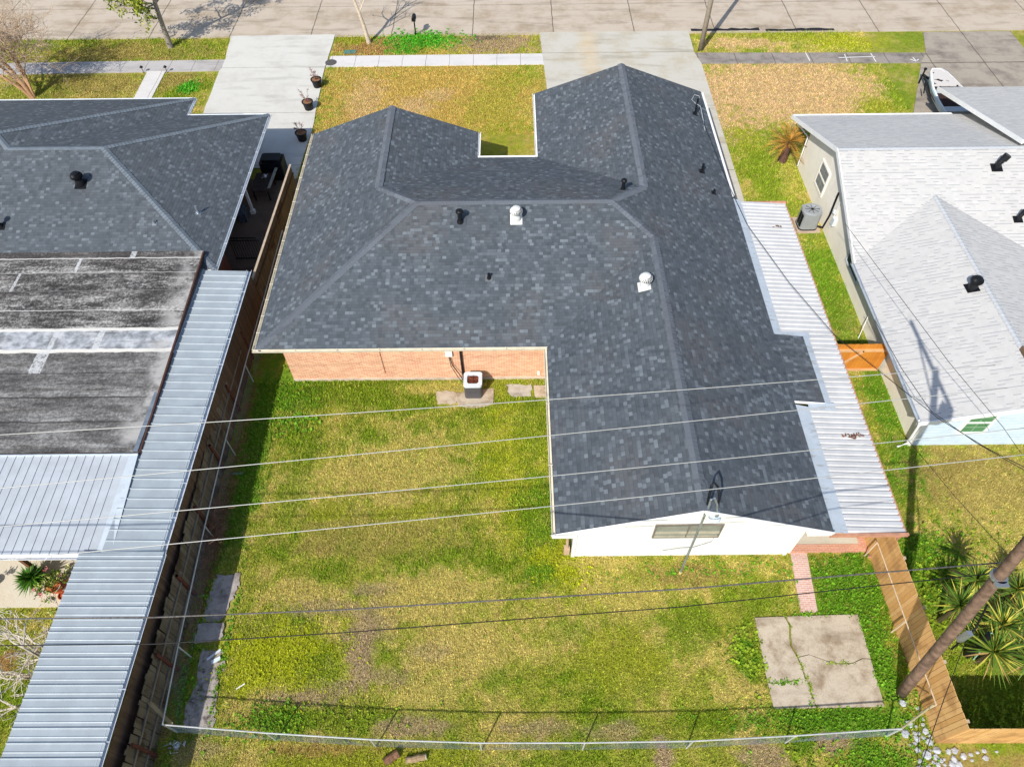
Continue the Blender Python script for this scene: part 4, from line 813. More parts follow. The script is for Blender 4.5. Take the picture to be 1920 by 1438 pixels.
for lb, z, ps, r in (('twisted grey service cable crossing the lower yard to the brown pole, upper of the pair', 7.5, [(0, 1160), (290, 1157), (640, 1143), (1280, 1104), (1640, 1074), (1885, 1054)], .02), ('thin black cable crossing the lower yard to the brown pole, lower of the pair', 7.0, [(0, 1210), (290, 1207), (640, 1186), (1280, 1137), (1640, 1098), (1868, 1074)], .014)):
    P = [G(x, y, z) for x, y in ps]; P.insert(0, P[0]+(P[0]-P[1])*4); M().tube(P, r, 6).build('power_line', plain('grey_cable', (96, 92, 90), .5, amp=.5, scale=20) if r > .015 else M_wireB, None, P[0], True, None, lb, 'power line', 'dark cables meeting at the brown pole')
top = pt(8.6)
def drop(label, zs, ps, r=.011, end=None):
    P = [G(x, y, z) for (x, y), z in zip(ps, zs)]; 
    if end is not None: P.append(end)
    M().tube(P, r, 6).build('power_line', M_wireB, None, P[0], True, None, label, 'power line', 'service drops from the brown pole')
drop('black service drop from the brown pole to the mast on the brick house roof', (4.4, 4.3, 4.35, 4.5, 4.9, 5.5, 6.1, 7.0, 7.6), [(1306, 200), (1365, 345), (1400, 420), (1480, 530), (1568, 632), (1660, 705), (1760, 785), (1850, 840), (1925, 878)])
drop('black cable crossing the white roof toward the brown pole, nearer its gutter', (3.2, 3.6, 4.3, 5.4, 7.0), [(1640, 600), (1690, 690), (1745, 770), (1830, 830), (1925, 884)])
drop('thin black cable crossing the middle of the white roof', (4.2, 4.4, 4.6, 4.5, 3.6), [(1585, 420), (1690, 560), (1780, 680), (1880, 800), (1915, 850)], .009)
drop('thin dark guy line from the white house corner down to the brown pole', (2.2, 3.6, 5.2), [(1690, 810), (1790, 930), (1892, 1042)], .008)
drop('black guy wire from the pole top down over the fence corner stones', (.3, 2.5, 5.0), [(1725, 1440), (1770, 1310), (1830, 1150)], .012, pt(6.6))
yl = thing('yard_light', 'slender grey pole with a glass yard light leaning in front of the white gable', 'street lamp', (5.8, 9.62, 0))
M().tube([(5.8, 9.62, 0), GY(1302, 1012, 9.83), GY(1331, 944, 10.05)], .035, 10).build('pole', M_galv, yl)
q = GY(1342, 966, 9.98); m = M(); m.tube([GY(1330, 946, 10.05), GY(1333, 936, 10.05), GY(1340, 934, 10.05), GY(1345, 946, 10.02), q+Vector((0, 0, .2))], .035, 8); m.lathe([(.1, .02), (.1, .2), (.05, .27)], q, 12); m.build('lamp_head', M_galv, yl)
m = M().lathe([(.2, -.14), (.18, -.04), (.1, .04)], q, 18); m.build('reflector', plain('frosted_reflector', (206, 222, 232), .25, amp=.06), yl)
m = M(); m.tube([GY(1324, 960, 10.06), GY(1329, 930, 10.25), GY(1334, 910, 10.45), GY(1340, 905, 10.5), GY(1347, 914, 10.45), GY(1350, 930, 10.25), GY(1346, 946, 10.08)], .035, 8); m.build('cable_loop', M_black, yl)
M().lathe([(.05, 0), (.05, .12)], (5.8, 9.62, 0), 10).build('base_collar', plain('yellow_collar', (206, 190, 120), .6), yl)
# ------------------------------------------------------------------ street furniture and front yard
mb = thing('mailbox', 'black mailbox on a thin black post at the kerb in the vivid green patch', 'mailbox', (-6.3, 47.25, 0))
M().tube([(-6.3, 47.25, 0), (-6.3, 47.25, 1.1)], .045, 8).build('post', M_black, mb)
m = M(); prof_ = [(-.13, 0), (.13, 0), (.13, .14)]+[(.13*math.cos(t), .14+.13*math.sin(t)) for t in np.linspace(0, math.pi, 8)[1:]]
P0 = [Vector((-6.3+a, 46.95, 1.1+b_)) for a, b_ in prof_]; P1 = [q+Vector((0, .6, 0)) for q in P0]; n = len(P0); m.face(P0[::-1]); m.face(P1)
for i in range(n): m.face([P0[i], P1[i], P1[(i+1) % n], P0[(i+1) % n]][::-1])
m.build('box', M_black, mb)
M().box(-6.16, -6.14, 47.1, 47.3, 1.2, 1.4).build('flag', M_black, mb)
def potted(px, py, label, hh):
    q = G(px, py); pot = thing('flower_pot', label, 'plant pot', (q.x, q.y, .05), 'black nursery pots on the pale driveway')
    M().lathe([(.24, 0), (.3, .42), (.34, .44), (.34, .5), (.29, .5), (.28, .44)], (q.x, q.y, .05), 20).build('pot', M_blackp, pot, smooth=False)
    M().lathe([(.29, .43), (.28, .46)], (q.x, q.y, .05), 16).build('soil', plain('bark_mulch', (140, 104, 76), .9, amp=.4, scale=20), pot)
    m = M()
    for i in range(9):
        a = random.uniform(0, 6.28); sp_ = random.uniform(.08, .36); z = random.uniform(.7, hh); c = Vector((q.x, q.y, .48)); e = c+Vector((math.cos(a)*sp_-.08, math.sin(a)*sp_, z-.48))
        mid = c.lerp(e, .5)+Vector((random.uniform(-.04, .04), random.uniform(-.04, .04), .05)); m.tube([c, mid, e], [.014, .01, .005], 5)
        for j in range(9):
            t = random.uniform(.45, 1); b_ = mid.lerp(e, t); dd = Vector((random.uniform(-1, 1), random.uniform(-1, 1), random.uniform(.1, 1)))*.12; m.tube([b_, b_+dd], [.006, .003], 4)
            for _ in range(2):
                o = b_+dd*random.uniform(.5, 1); s = .022; r = Vector((random.uniform(-1, 1), random.uniform(-1, 1), random.uniform(-1, 1))).normalized()*s; r2 = r.cross(Vector((.3, .5, .8))).normalized()*s; m.face([o-r, o-r2, o+r, o+r2], 1)
    m.build('shrub', [plain('reddish_stem', (150, 112, 104), .8), plain('dusty_pink_leaf', (176, 120, 116), .8, amp=.3)], pot)
potted(596, 164, 'black nursery pot with a twiggy shrub, farthest of three and nearest the street', 1.25); potted(580, 206, 'black nursery pot with a twiggy shrub, middle of three beside the gold lawn', 1.3); potted(568, 264, 'black nursery pot in the roof shade, nearest of three to the houses', 1.2)
M().lathe([(.36, 0), (.36, .03), (.33, .035)], (-11.5, 43.9, .045), 24).build('manhole_cover', plain('dark_iron_lid', (92, 88, 86), .6, amp=.3, scale=20), None, (-11.5, 43.9, .045), label='round dark iron cover at the left end of the white sidewalk', cat='manhole cover')
M().box(-10.85, -10.05, 45.05, 45.45, .0, .05).build('meter_cover', plain('teal_lid', (74, 128, 124), .6), None, (-10.4, 45.2, 0), label='flat teal meter cover in the brown verge grass near the bare pale tree', cat='utility cover')
for x, lb in ((-21.75, 'small dark path light at the right corner of the front path'), (-23.25, 'small dark path light at the left corner of the front path')):
    t = thing('path_light', lb, 'garden light', (x, 42.95, 0), 'path lights beside the front path'); M().tube([(x, 42.95, 0), (x, 42.95, .4)], .02, 6).build('stake', M_black, t); M().lathe([(.11, .38), (.1, .42), (.02, .5)], (x, 42.95, 0), 12).build('lamp_cap', M_black, t)
# ------------------------------------------------------------------ trees
def branch(m, p, d, L, r, lev, out, spread=.6, nb=(3, 4), up_=.15, wob=.18, mi=0, minr=.004, sides=6):
    n = 4; pts = [p.copy()]; q = p.copy(); dd = d.normalized()
    for i in range(n):
        dd = (dd+Vector((random.uniform(-wob, wob), random.uniform(-wob, wob), random.uniform(-wob, wob)+up_*.3))).normalized(); q = q+dd*(L/n); pts.append(q.copy())
    m.tube(pts, [max(minr, r*(1-.55*i/n)) for i in range(n+1)], sides if lev > 1 else 4, mi)
    if lev <= 1:
        out.append(q.copy()); 
        if lev <= 0: return
    for i in range(random.randint(*nb)):
        t = random.randint(1, n); a = random.uniform(0, 6.28); side = dd.orthogonal().normalized(); side = Matrix.Rotation(a, 3, dd) @ side
        branch(m, pts[t].copy(), (dd*(1-spread*.5)+side*spread).normalized(), L*random.uniform(.5, .78), max(minr, r*.5*(1-.3*t/n)+.002), lev-1, out, spread, nb, up_, wob, mi, minr, sides)
def leafmesh(tips, per, spread, size, seed=1):
    random.seed(seed); m = M()
    for q in tips:
        for _ in range(per):
            c = q+Vector((random.gauss(0, spread), random.gauss(0, spread), random.gauss(0, spread*.7))); d = Vector((random.uniform(-1, 1), random.uniform(-1, 1), random.uniform(-.6, 1))).normalized(); s = size*random.uniform(.6, 1.3)
            e = d.orthogonal().normalized(); e = Matrix.Rotation(random.uniform(0, 6.28), 3, d) @ e; f = d.cross(e); m.face([c-e*s, c+f*s*.42, c+e*s, c-f*s*.42], random.randint(0, 2))
    return m
GL = [plain('leaf_dark', (78, 100, 28), .6), plain('leaf_mid', (124, 140, 36), .55), plain('leaf_light', (176, 180, 62), .55)]
random.seed(21)
t1 = thing('leafy_tree', 'evergreen tree with grey trunk and yellow green leaves on the left street verge', 'tree', (-22.43, 46.1, 0)); m = M(); tips = []
b0 = Vector((-22.43, 46.1, 0)); pth = [b0, GY(306, 52, 46.1), GY(291, 8, 46.1), GY(284, -30, 46.15), GY(280, -75, 46.2)]
m.tube(pth, [.2, .15, .13, .1, .06], 12)
for z, d in ((1, (-1.3, -.5, .1)), (2, (-1.3, -.2, .25)), (2, (-.9, -.9, .1)), (2, (.6, .9, .5)), (3, (.9, .5, .5)), (3, (-1, .6, .4)), (3, (-.6, -.9, .3)), (4, (.4, -.5, .8)), (4, (-.5, .4, .8)), (4, (.8, .4, .4))):
    branch(m, pth[z].copy() if z > 1 else pth[1].lerp(pth[2], .8), Vector(d), 1.6, .055, 2, tips, .7, (3, 4))
m.build('trunk', M_bark, t1); leafmesh(tips, 24, .19, .11, 5).build('crown', GL, t1)
random.seed(33)
t2 = thing('bare_tree', 'bare tree with a slim pale trunk on the verge beside the vivid green patch', 'tree', (-9.34, 46.36, 0)); m = M(); tips = []
b0 = Vector((-9.34, 46.36, 0)); pth = [b0, b0+Vector((-.12, 0, 1)), b0+Vector((-.3, 0, 2.0)), b0+Vector((-.55, .05, 3.0)), b0+Vector((-.7, .1, 4.6))]
m.tube(pth, [.15, .12, .1, .08, .04], 10); m.build('trunk', M_barkW, t2); m = M()
for z, d in ((2, (-.4, .3, 1)), (2, (.9, .3, 1)), (3, (.8, .5, .7)), (3, (-.8, .2, .7)), (3, (.1, .9, .7)), (4, (.3, .4, 1)), (4, (-.4, -.2, 1))): branch(m, pth[z].copy(), Vector(d), 1.5, .05, 2, tips, .55, (2, 4), .25)
m.build('branches', M_barkW, t2)
random.seed(5)
t3 = thing('bare_tree', 'large multi stemmed bare tree with tan bark and fine twigs in the upper left corner', 'tree', (-29.1, 40.2, 0)); m = M(); mt = M(); tips = []
b0 = Vector((-29.1, 40.2, 0))
for e, r in (((-1.6, .6, 3.4), .13), ((-2.3, -.2, 2.6), .1), ((-.9, 1.4, 3.4), .1), ((-.4, 1.0, 2.4), .08), ((-2.6, 1.0, 3.0), .09)):
    e = Vector(e); ee = b0+e; mid = b0+e*.5+Vector((.12, 0, .15)); m.tube([b0+Vector((e.x*.05, e.y*.05, -.05)), b0+e*.2+Vector((.06, 0, .1)), mid, ee], [r*1.15, r, r*.8, r*.5], 10)
    for q, k_ in ((ee, 5), (mid, 2), (b0+e*.75, 4)):
        for i in range(k_):
            a = random.uniform(0, 6.28); branch(mt, q.copy(), Vector((math.cos(a)*.8+.35, math.sin(a)*.8, random.uniform(.1, .9))), random.uniform(1.2, 2.1), .036, 3, tips, .6, (3, 4), .12, .24, 0, .0075, 5)
m.build('trunk', M_barkT, t3); mt.build('branches', M_twig, t3)
random.seed(9)
t4 = thing('bare_tree', 'pale bare crape myrtle reaching out from under the metal cover at the lower left', 'tree', (-13.75, 6.3, 0)); m = M(); mt = M(); tips = []
b0 = Vector((-13.9, 6.2, 0))
for e, r in (((-.35, 1.2, 1.7), .06), ((-.55, .5, 2.1), .06), ((-.8, -.4, 1.9), .055), ((-.7, -1.2, 1.9), .05), ((-.5, .2, 2.9), .05), ((-1.5, .8, 1.8), .045), ((-1.6, -.3, 2.0), .045)):
    e = Vector(e); ee = b0+e; m.tube([b0+Vector((0, 0, -.05)), b0+e*.5+Vector((-.08, 0, .1)), ee], [r, r*.85, r*.6], 8)
    for q, k_ in ((ee, 3), (b0+e*.65, 2)):
        for i in range(k_): a = random.uniform(1.2, 5.0); branch(mt, q.copy(), Vector((math.cos(a)-.5, math.sin(a), random.uniform(.0, .5))), random.uniform(.6, 1.1), .03, 2, tips, .6, (2, 3), .05, .25, 0, .009, 5)
m.build('trunk', M_barkW, t4); mt.build('branches', plain('bleached_twig', (214, 202, 182), .85, amp=.12), t4)
# sago palm and yuccas
def frond(m, c, az, el, L, wd, droop, mi=0, leaflets=0):
    d = Vector((math.cos(az)*math.cos(el), math.sin(az)*math.cos(el), math.sin(el))); side = Vector((-math.sin(az), math.cos(az), 0)); pts = []
    for i in range(7): t = i/6; pts.append(c+d*(L*t)-Vector((0, 0, droop*t*t)))
    if leaflets:
        m.tube(pts, [.018*(1-.7*i/6) for i in range(7)], 4, mi)
        for i in range(leaflets):
            t = .12+.86*i/leaflets; k_ = t*6; j = min(5, int(k_)); q = pts[j].lerp(pts[j+1], k_-j); ax = (pts[j+1]-pts[j]).normalized(); l = wd*math.sin(math.pi*min(1, t*.95+.1))**.7+.02
            for sg in (1, -1): e = q+(side*sg*.85+ax*.6+Vector((0, 0, .25))).normalized()*l; w_ = ax*.013; m.face([q-w_, q+w_, e], mi if random.random() < .8 else 1-mi)
    else:
        for a, b_, i in zip(pts[:-1], pts[1:], range(6)):
            w0 = wd*(1-(i/6)**1.6)*(.6+.4*min(1, i/1.5)); w1 = wd*(1-((i+1)/6)**1.6); m.face([a-side*w0, a+side*w0, b_+side*w1, b_-side*w1], mi)
random.seed(3)
sg_ = thing('sago_palm', 'sago palm with burnt orange fronds on the lawn beside the white roofed house', 'palm', (15.1, 33.3, 0)); q = Vector((14.95, 33.2, 0))
m = M().lathe([(.24, -.05), (.22, .3), (.2, .5), (.23, .8), (.2, 1.15), (.1, 1.25)], q, 14); m.build('trunk', plain('scaly_trunk', (104, 76, 66), .9, amp=.5, scale=16, bump=.6), sg_)
m = M()
for i in range(46): frond(m, q+Vector((0, 0, 1.15)), i*2.4+random.uniform(-.2, .2), random.uniform(-.15, 1.15), random.uniform(1.15, 1.55), .2, random.uniform(.2, .55), 0 if random.random() < .75 else 1, 22)
m.build('crown', [plain('burnt_frond', (194, 142, 62), .7, amp=.35), plain('green_frond', (120, 112, 44), .7, amp=.3)], sg_)
GYU = 'spiky yuccas behind the tan fence'
YM = [plain('yucca_green', (100, 130, 48), .4, amp=.3), plain('yucca_yellow', (206, 196, 84), .4, amp=.2), plain('yucca_dry', (176, 144, 92), .6, amp=.2)]
for i, (px, py, z, s, lb) in enumerate([(1800, 1135, 1.5, .85, 'spiky yucca just left of the brown pole, closest to the fence'), (1832, 1088, 1.9, .75, 'spiky yucca highest in the photo, left of the brown pole'), (1880, 1172, 1.2, .85, 'spiky yucca just right of the black post beside the brown pole'), (1864, 1222, 1.0, 1.0, 'yellow centred yucca nearest the fence corner'), (1922, 1160, 1.1, .9, 'spiky yucca at the right edge of the photo'), (1932, 1240, .6, .95, 'dark yucca cut by the right edge above the shaded corner'), (1910, 1105, 1.2, .7, 'small yucca right of the brown pole near the right edge')]):
    q = G(px, py, z); y_ = thing('yucca_plant', lb, 'yucca', (q.x, q.y, 0), GYU)
    M().tube([(q.x, q.y, -.02), (q.x, q.y, z)], [.09, .07], 8).build('stem', plain('yucca_stem', (84, 78, 50), .9, amp=.3), y_); m = M()
    for j in range(120):
        el = random.uniform(-.45, 1.45); frond(m, q, random.uniform(0, 6.28), el, s*random.uniform(.75, 1.2), .034, .1*random.random(), 2 if el < -.2 and random.random() < .6 else (1 if random.random() < .24 else 0))
    m.build('leaves', YM, y_)
bp = thing('shrouded_post', 'short black wrapped post with a pale green cord beside the brown pole', 'post', (15.0, 6.9, 0)); q = G(1828, 1205, .3)
M().tube([(14.75, 6.75, 0), (14.78, 6.85, .8), (14.8, 6.95, 1.5)], [.12, .13, .1], 12).build('shaft', M_blackp, bp); M().tube([(14.9, 6.6, 0), (14.98, 6.8, .8), (14.9, 7.0, 1.5), (14.8, 6.95, 1.6)], .02, 6).build('cord', plain('pale_green_cord', (150, 196, 172), .6), bp)
# ------------------------------------------------------------------ boat on trailer (right driveway)
bt = thing('boat', 'weathered white jon boat with a blunt bow in front of the white roofed house', 'boat', (25.5, 37, .5)); bx_ = 25.5
st = [(40.35, .28, 1.25), (40.0, .5, 1.24), (39.4, .68, 1.2), (38.4, .9, 1.15), (37.2, 1.02, 1.1), (35.0, 1.06, 1.08), (33.4, 1.04, 1.08)]
m = M()
for (ya, wa, za), (yb, wb, zb) in zip(st[:-1], st[1:]):
    ka = .5+max(0, (ya-39))*.4; kb = .5+max(0, (yb-39))*.4
    for sg in (1, -1):
        A_ = [(bx_+sg*wa, ya, za), (bx_+sg*wa*1.03, ya, za-.08), (bx_+sg*wa*.8, ya, ka+.05), (bx_, ya, ka)]; B_ = [(bx_+sg*wb, yb, zb), (bx_+sg*wb*1.03, yb, zb-.08), (bx_+sg*wb*.8, yb, kb+.05), (bx_, yb, kb)]
        for i in range(3): m.face([A_[i], B_[i], B_[i+1], A_[i+1]], 0)
        m.face([(bx_+sg*wa, ya, za), (bx_+sg*wb, yb, zb), (bx_+sg*(wb-.1), yb, zb+.01), (bx_+sg*(wa-.1), ya, za+.01)], 1); m.face([(bx_+sg*(wa-.1), ya, za), (bx_+sg*(wb-.1), yb, zb), (bx_+sg*(wb-.14), yb, .7), (bx_+sg*(wa-.14), ya, .7)], 2)
m.face([(bx_-.28, 40.35, 1.25), (bx_+.28, 40.35, 1.25), (bx_+.2, 40.35, 1.09), (bx_-.2, 40.35, 1.09)], 1)
m.build('hull', [plain('pale_blue_hull', (176, 196, 214), .35, amp=.15), M_white, M_grayw], bt)
k = NT('worn_deck'); dk = k.mix(k.step(k.noise(2.6, 4, .6), .6, .64), rgba((216, 210, 204)), rgba((48, 40, 38))); M_deck = k.base(dk, .6)
m = M(); m.prism([(bx_-.2, 40.3), (bx_+.2, 40.3), (bx_+.42, 39.95), (bx_+.6, 39.35), (bx_+.78, 38.5), (bx_-.78, 38.5), (bx_-.6, 39.35), (bx_-.42, 39.95)], 1.16, 1.22); m.build('foredeck', M_deck, bt)
m = M().prism([(bx_-.85, 38.5), (bx_+.85, 38.5), (bx_+.9, 33.5), (bx_-.9, 33.5)], .7, .74); m.build('cockpit_floor', plain('dark_brown_carpet', (62, 46, 42), .9, amp=.4, scale=8), bt)
m = M(); m.box(bx_-.9, bx_+.9, 36.2, 36.7, .75, 1.0); m.build('bench_seat', M_grayw, bt)
tr = thing('boat_trailer', 'dark boat trailer with wheels under the white jon boat', 'trailer', (25.3, 37, 0))
m = M(); m.beam((24.62, 33.5, .48), (24.9, 38.6, .48), .07, .1); m.beam((26.4, 33.5, .48), (26.1, 38.6, .48), .07, .1); m.beam((24.9, 38.6, .48), (25.3, 41.0, .46), .08, .1); m.beam((26.1, 38.6, .48), (25.3, 41.0, .46), .08, .1); m.beam((24.6, 35.8, .44), (26.4, 35.8, .44), .07, .08); m.build('frame', M_black, tr)
for x in (24.22, 26.78): M().lathe([(.1, -.1), (.3, -.1), (.32, -.06), (.32, .06), (.3, .1), (.1, .1)], (x, 35.8, .37), 20, 0, Matrix.Rotation(math.pi/2, 3, 'Y')).build('wheel', M_blackp, tr)
m = M(); m.obox((24.2, 35.8, .76), (.28, .9, .03)); m.obox((24.2, 36.2, .66), (.28, .03, .2)); m.build('fender', M_black, tr)
m = M(); m.tube([(25.1, 40.75, .05), (25.1, 40.75, .95)], .05, 8); m.lathe([(.09, .93), (.09, 1.02)], (25.1, 40.75, 0), 10); m.tube([(24.55, 38.9, .5), (24.45, 39.1, 1.1)], .035, 8); m.build('jack', M_black, tr)
# ------------------------------------------------------------------ shaded side court of the left house
gc = thing('covered_grill', 'grill under a black fabric cover between the left house and the wooden fence', 'grill', (-12.75, 32.3, .05))
m = M(); m.prism(rrect(-12.75, 32.3, .6, .45, .08), .05, 1.1); m.prism(rrect(-12.75, 32.3, .5, .32, .12), 1.1, 1.25); m.build('cover', plain('black_cloth', (22, 25, 34), .5, amp=.3, bump=.3), gc)
tb = thing('work_table', 'dark cluttered work table in the shade beside the wooden fence', 'table', (-13.0, 30.9, .05))
m = M(); m.box(-13.5, -12.55, 30.1, 31.6, .68, .74); m.build('table_top', plain('dark_bench_top', (66, 58, 54), .8, amp=.4), tb)
for sx in (-13.4, -12.65):
    for sy in (30.2, 31.5): M().box(sx-.03, sx+.03, sy-.03, sy+.03, .05, .68).build('leg', M_black, tb)
M().beam((-12.55, 30.2, .82), (-12.42, 31.75, .95), .14, .03).build('metal_plank', M_galv, None, (-12.5, 31, .75), label='long grey metal plank resting on the dark work table', cat='plank')
m = M(); m.lathe([(.1, 0), (.13, .1), (.05, .2)], (-12.95, 31.2, .74), 10); m.tube([(-13.1, 31.1, .78), (-12.8, 31.3, .9)], .03); m.build('metal_tin', M_galv, None, (-12.95, 31.2, .74), label='shiny crumpled metal tin on the dark work table', cat='tin')
m = M(); m.prism(hull2([(-13.95, 29.3), (-13.6, 29.2), (-13.5, 28.5), (-13.9, 28.4)], .04), .05, .55); m.prism(hull2([(-13.9, 29.2), (-13.65, 29.1), (-13.6, 28.6), (-13.85, 28.5)], .03), .55, .7); m.build('bundled_tarp', plain('blue_grey_tarp', (84, 96, 108), .6, amp=.35, scale=6, bump=.5), None, (-13.7, 28.8, .05), label='bundled blue grey tarp beside the white porch post', cat='tarp')
# ------------------------------------------------------------------ patio plants (lower left)
def clump(m, c, n, L, mats=2, el0=.2, wd=.02):
    for _ in range(n): frond(m, c, random.uniform(0, 6.28), random.uniform(el0, 1.4), L*random.uniform(.6, 1), wd, random.uniform(.05, .3)*L, random.randint(0, mats-1))
random.seed(12)
pg = thing('potted_fern', 'bushy green fern in a pot beside the brown patio post', 'potted plant', (-16.75, 9.5, .05)); M().lathe([(.18, 0), (.24, .32), (.26, .36)], (-16.75, 9.5, .05), 16).build('pot', plain('dark_pot', (60, 44, 36), .6), pg)
m = M(); clump(m, Vector((-16.75, 9.5, .4)), 260, .72, 2, -.1, .035); m.build('foliage', [plain('fern_green', (92, 138, 40), .5), plain('fern_dark', (60, 104, 34), .5)], pg)
pf = thing('potted_plant', 'leafy potted plant with pink flowers beside the fern', 'potted plant', (-15.95, 9.25, .05)); M().lathe([(.18, 0), (.24, .3), (.26, .34)], (-15.95, 9.25, .05), 16).build('pot', plain('terracotta', (196, 104, 66), .8), pf)
leafmesh([Vector((-15.95+random.gauss(0, .24), 9.25+random.gauss(0, .22), .55+random.gauss(0, .12))) for _ in range(40)], 14, .06, .07, 8).build('foliage', [GL[0], plain('leaf_fresh', (120, 150, 50), .5), plain('leaf_cream', (196, 196, 120), .5)], pf)
m = leafmesh([Vector((-16.15, 9.62, .75)), Vector((-16.3, 9.0, .65)), Vector((-16.1, 8.85, .5)), Vector((-15.6, 9.5, .6))], 16, .05, .05, 9); m.mi = [0]*len(m.mi); m.build('flower', plain('pink_petal', (230, 140, 150), .6), pf)
for x, y, lb in ((-15.5, 9.4, 'orange terracotta pot nearest the metal cover'), (-15.55, 8.95, 'orange terracotta bowl at the patio edge')): M().lathe([(.1, 0), (.15, .2), (.17, .22), (.15, .22), (.13, .16)], (x, y, .05), 16).build('terracotta_pot', plain('terracotta', (196, 104, 66), .8), None, (x, y, .05), label=lb, cat='plant pot')
pr = thing('potted_plant', 'red flowered potted plant at the left edge of the patio', 'potted plant', (-18.3, 9.35, .05)); M().lathe([(.12, 0), (.18, .3)], (-18.3, 9.35, .05), 14).build('pot', M_blackp, pr); m = leafmesh([Vector((-18.1, 9.4, .6)), Vector((-18.3, 9.3, .7))], 18, .07, .07, 4); m.mi = [0]*len(m.mi); m.build('flower', plain('red_petal', (196, 40, 50), .6), pr)
# ------------------------------------------------------------------ rocks, logs, scraps
random.seed(44)
def rock(c, s, mat, name, label, cat, group, flat=.6):
    m = M(); n = 6; rings = []; ph = random.uniform(0, 6)
    for k_, (rr_, z) in enumerate(((.75, 0), (1.0, .35), (.8, .8), (.35, 1.0))): rings.append([(c[0]+s*rr_*math.cos(ph+6.283*i/n)*random.uniform(.6, 1.25), c[1]+s*rr_*math.sin(ph+6.283*i/n)*random.uniform(.6, 1.25), s*flat*z*random.uniform(.8, 1.2)) for i in range(n)])
    for a, b_ in zip(rings[:-1], rings[1:]):
        for i in range(n): m.face([a[i], a[(i+1) % n], b_[(i+1) % n], b_[i]])
    m.face(rings[-1]); return m.build(name, mat, None, (c[0], c[1], 0), label=label, cat=cat, group=group)
M_rock = plain('white_limestone', (180, 184, 190), .85, amp=.25, scale=8)
for i in range(30):
    x, y = random.uniform(-10.4, -9.5), random.uniform(4.8, 7.1); rock((x, y), random.uniform(.03, .09), plain('path_rubble', (168, 158, 150), .9, amp=.3), 'concrete_chunk', 'small grey broken chunk on the crumbled end of the path by the left fence', 'rubble', 'broken chunks on the crumbled path', .5)
ring = []
for _ in range(600):
    t = random.random()
    if t < .7: px, py = random.gauss(1746, 22), random.gauss(1388, 30)
    elif t < .93: px, py = random.uniform(1740, 1800), random.uniform(1400, 1436)
    else: px, py = random.uniform(1785, 1870), random.uniform(1398, 1425)
    q = G(px, py)
    if (q.x > 12.7 and q.y > 3.95) or q.x < 11.9: continue
    s = random.uniform(.06, .16) if t < .8 else random.uniform(.05, .12)
    if any((q.x-a)**2+(q.y-b_)**2 < ((s+r)*.8)**2 for a, b_, r in ring): continue
    ring.append((q.x, q.y, s))
    if len(ring) > 85: break
for a, b_, s in ring: rock((a, b_), s, M_rock, 'rock', 'white angular stone in the loose pile at the corner of the tan fence', 'stone', 'white stones at the fence corner')
def log(a, b_, r, mat, label, end):
    a, b_ = Vector(a), Vector(b_); t = thing('log', label, 'log', (a.x, a.y, 0)); n = 6; m = M()
    m.tube([a.lerp(b_, i/n)+Vector((random.uniform(-.01, .01), random.uniform(-.01, .01), 0)) for i in range(n+1)], [r*random.uniform(.88, 1.08) for _ in range(n+1)], 10); m.build('bark', mat, t)
    d = (b_-a).normalized(); M().tube([b_, b_+d*.012], r*.9, 10).build('cut_end', end, t)
log((-4.0, 3.75, .1), (-3.6, 4.0, .1), .12, plain('dark_log', (126, 92, 70), .9, amp=.4, scale=9), 'short dark split log left of the longer log below the back fence', plain('cut_wood', (206, 180, 134), .8))
log((-3.35, 3.8, .09), (-2.75, 3.9, .09), .1, plain('mossy_log', (160, 136, 104), .9, amp=.35, scale=9), 'longer pale log with a whitish cut end below the back fence', plain('white_cut', (216, 216, 206), .8))
def scrap(px, py, L, wd, az, c, label, cat='scrap', z=.05):
    q = G(px, py); M().obox((q.x, q.y, z), (L, wd, .025), Matrix.Rotation(az, 3, 'Z')).build('scrap_board', plain('scrap%d%d' % (px, py), c, .6), None, (q.x, q.y, 0), label=label, cat=cat)
scrap(402, 1228, .5, .07, .7, (214, 222, 230), 'thin pale blue board on the broken path, upper of two', 'board', .06); scrap(406, 1238, .3, .12, .5, (216, 226, 232), 'short pale blue board on the broken path, lower of two', 'board', .06); scrap(414, 1245, .32, .1, .35, (176, 160, 146), 'tan wooden chunk beside the pale blue boards', 'board', .07)
scrap(446, 889, .45, .1, .05, (120, 136, 116), 'grey slat lying in the shaded grass by the left fence', 'slat'); scrap(452, 1287, .3, .03, .6, (236, 236, 230), 'thin white stick in the yellow green weeds', 'stick')
m = M()
for _ in range(26):
    a = Vector((-10.35+random.gauss(0, .12), 4.2+random.gauss(0, .1), .1+abs(random.gauss(0, .08)))); m.face([a, a+Vector((random.uniform(-.12, .12), random.uniform(-.12, .12), random.uniform(0, .1))), a+Vector((random.uniform(-.12, .12), random.uniform(-.12, .12), random.uniform(0, .1)))])
m.build('plastic_sheet', plain('clear_plastic', (206, 214, 218), .15, .2), None, (-10.35, 4.2, 0), label='crumpled clear plastic sheet at the foot of the left fence corner', cat='plastic sheet')
random.seed(61); m = M()
for _ in range(700):
    y = random.gauss(11.2, .9); x = -10.85+random.gauss(0, .16); z = abs(random.gauss(.35, .3)); a = Vector((x, y, z)); m.tube([a, a+Vector((random.gauss(0, .16), random.gauss(0, .2), random.gauss(0, .14)))], .006, 3, cap=False)
m.build('dead_vine', plain('dry_vine', (134, 100, 84), .9, amp=.35), None, (-10.85, 11.2, 0), label='tangle of dry brown vine on the left chain link fence', cat='vine')
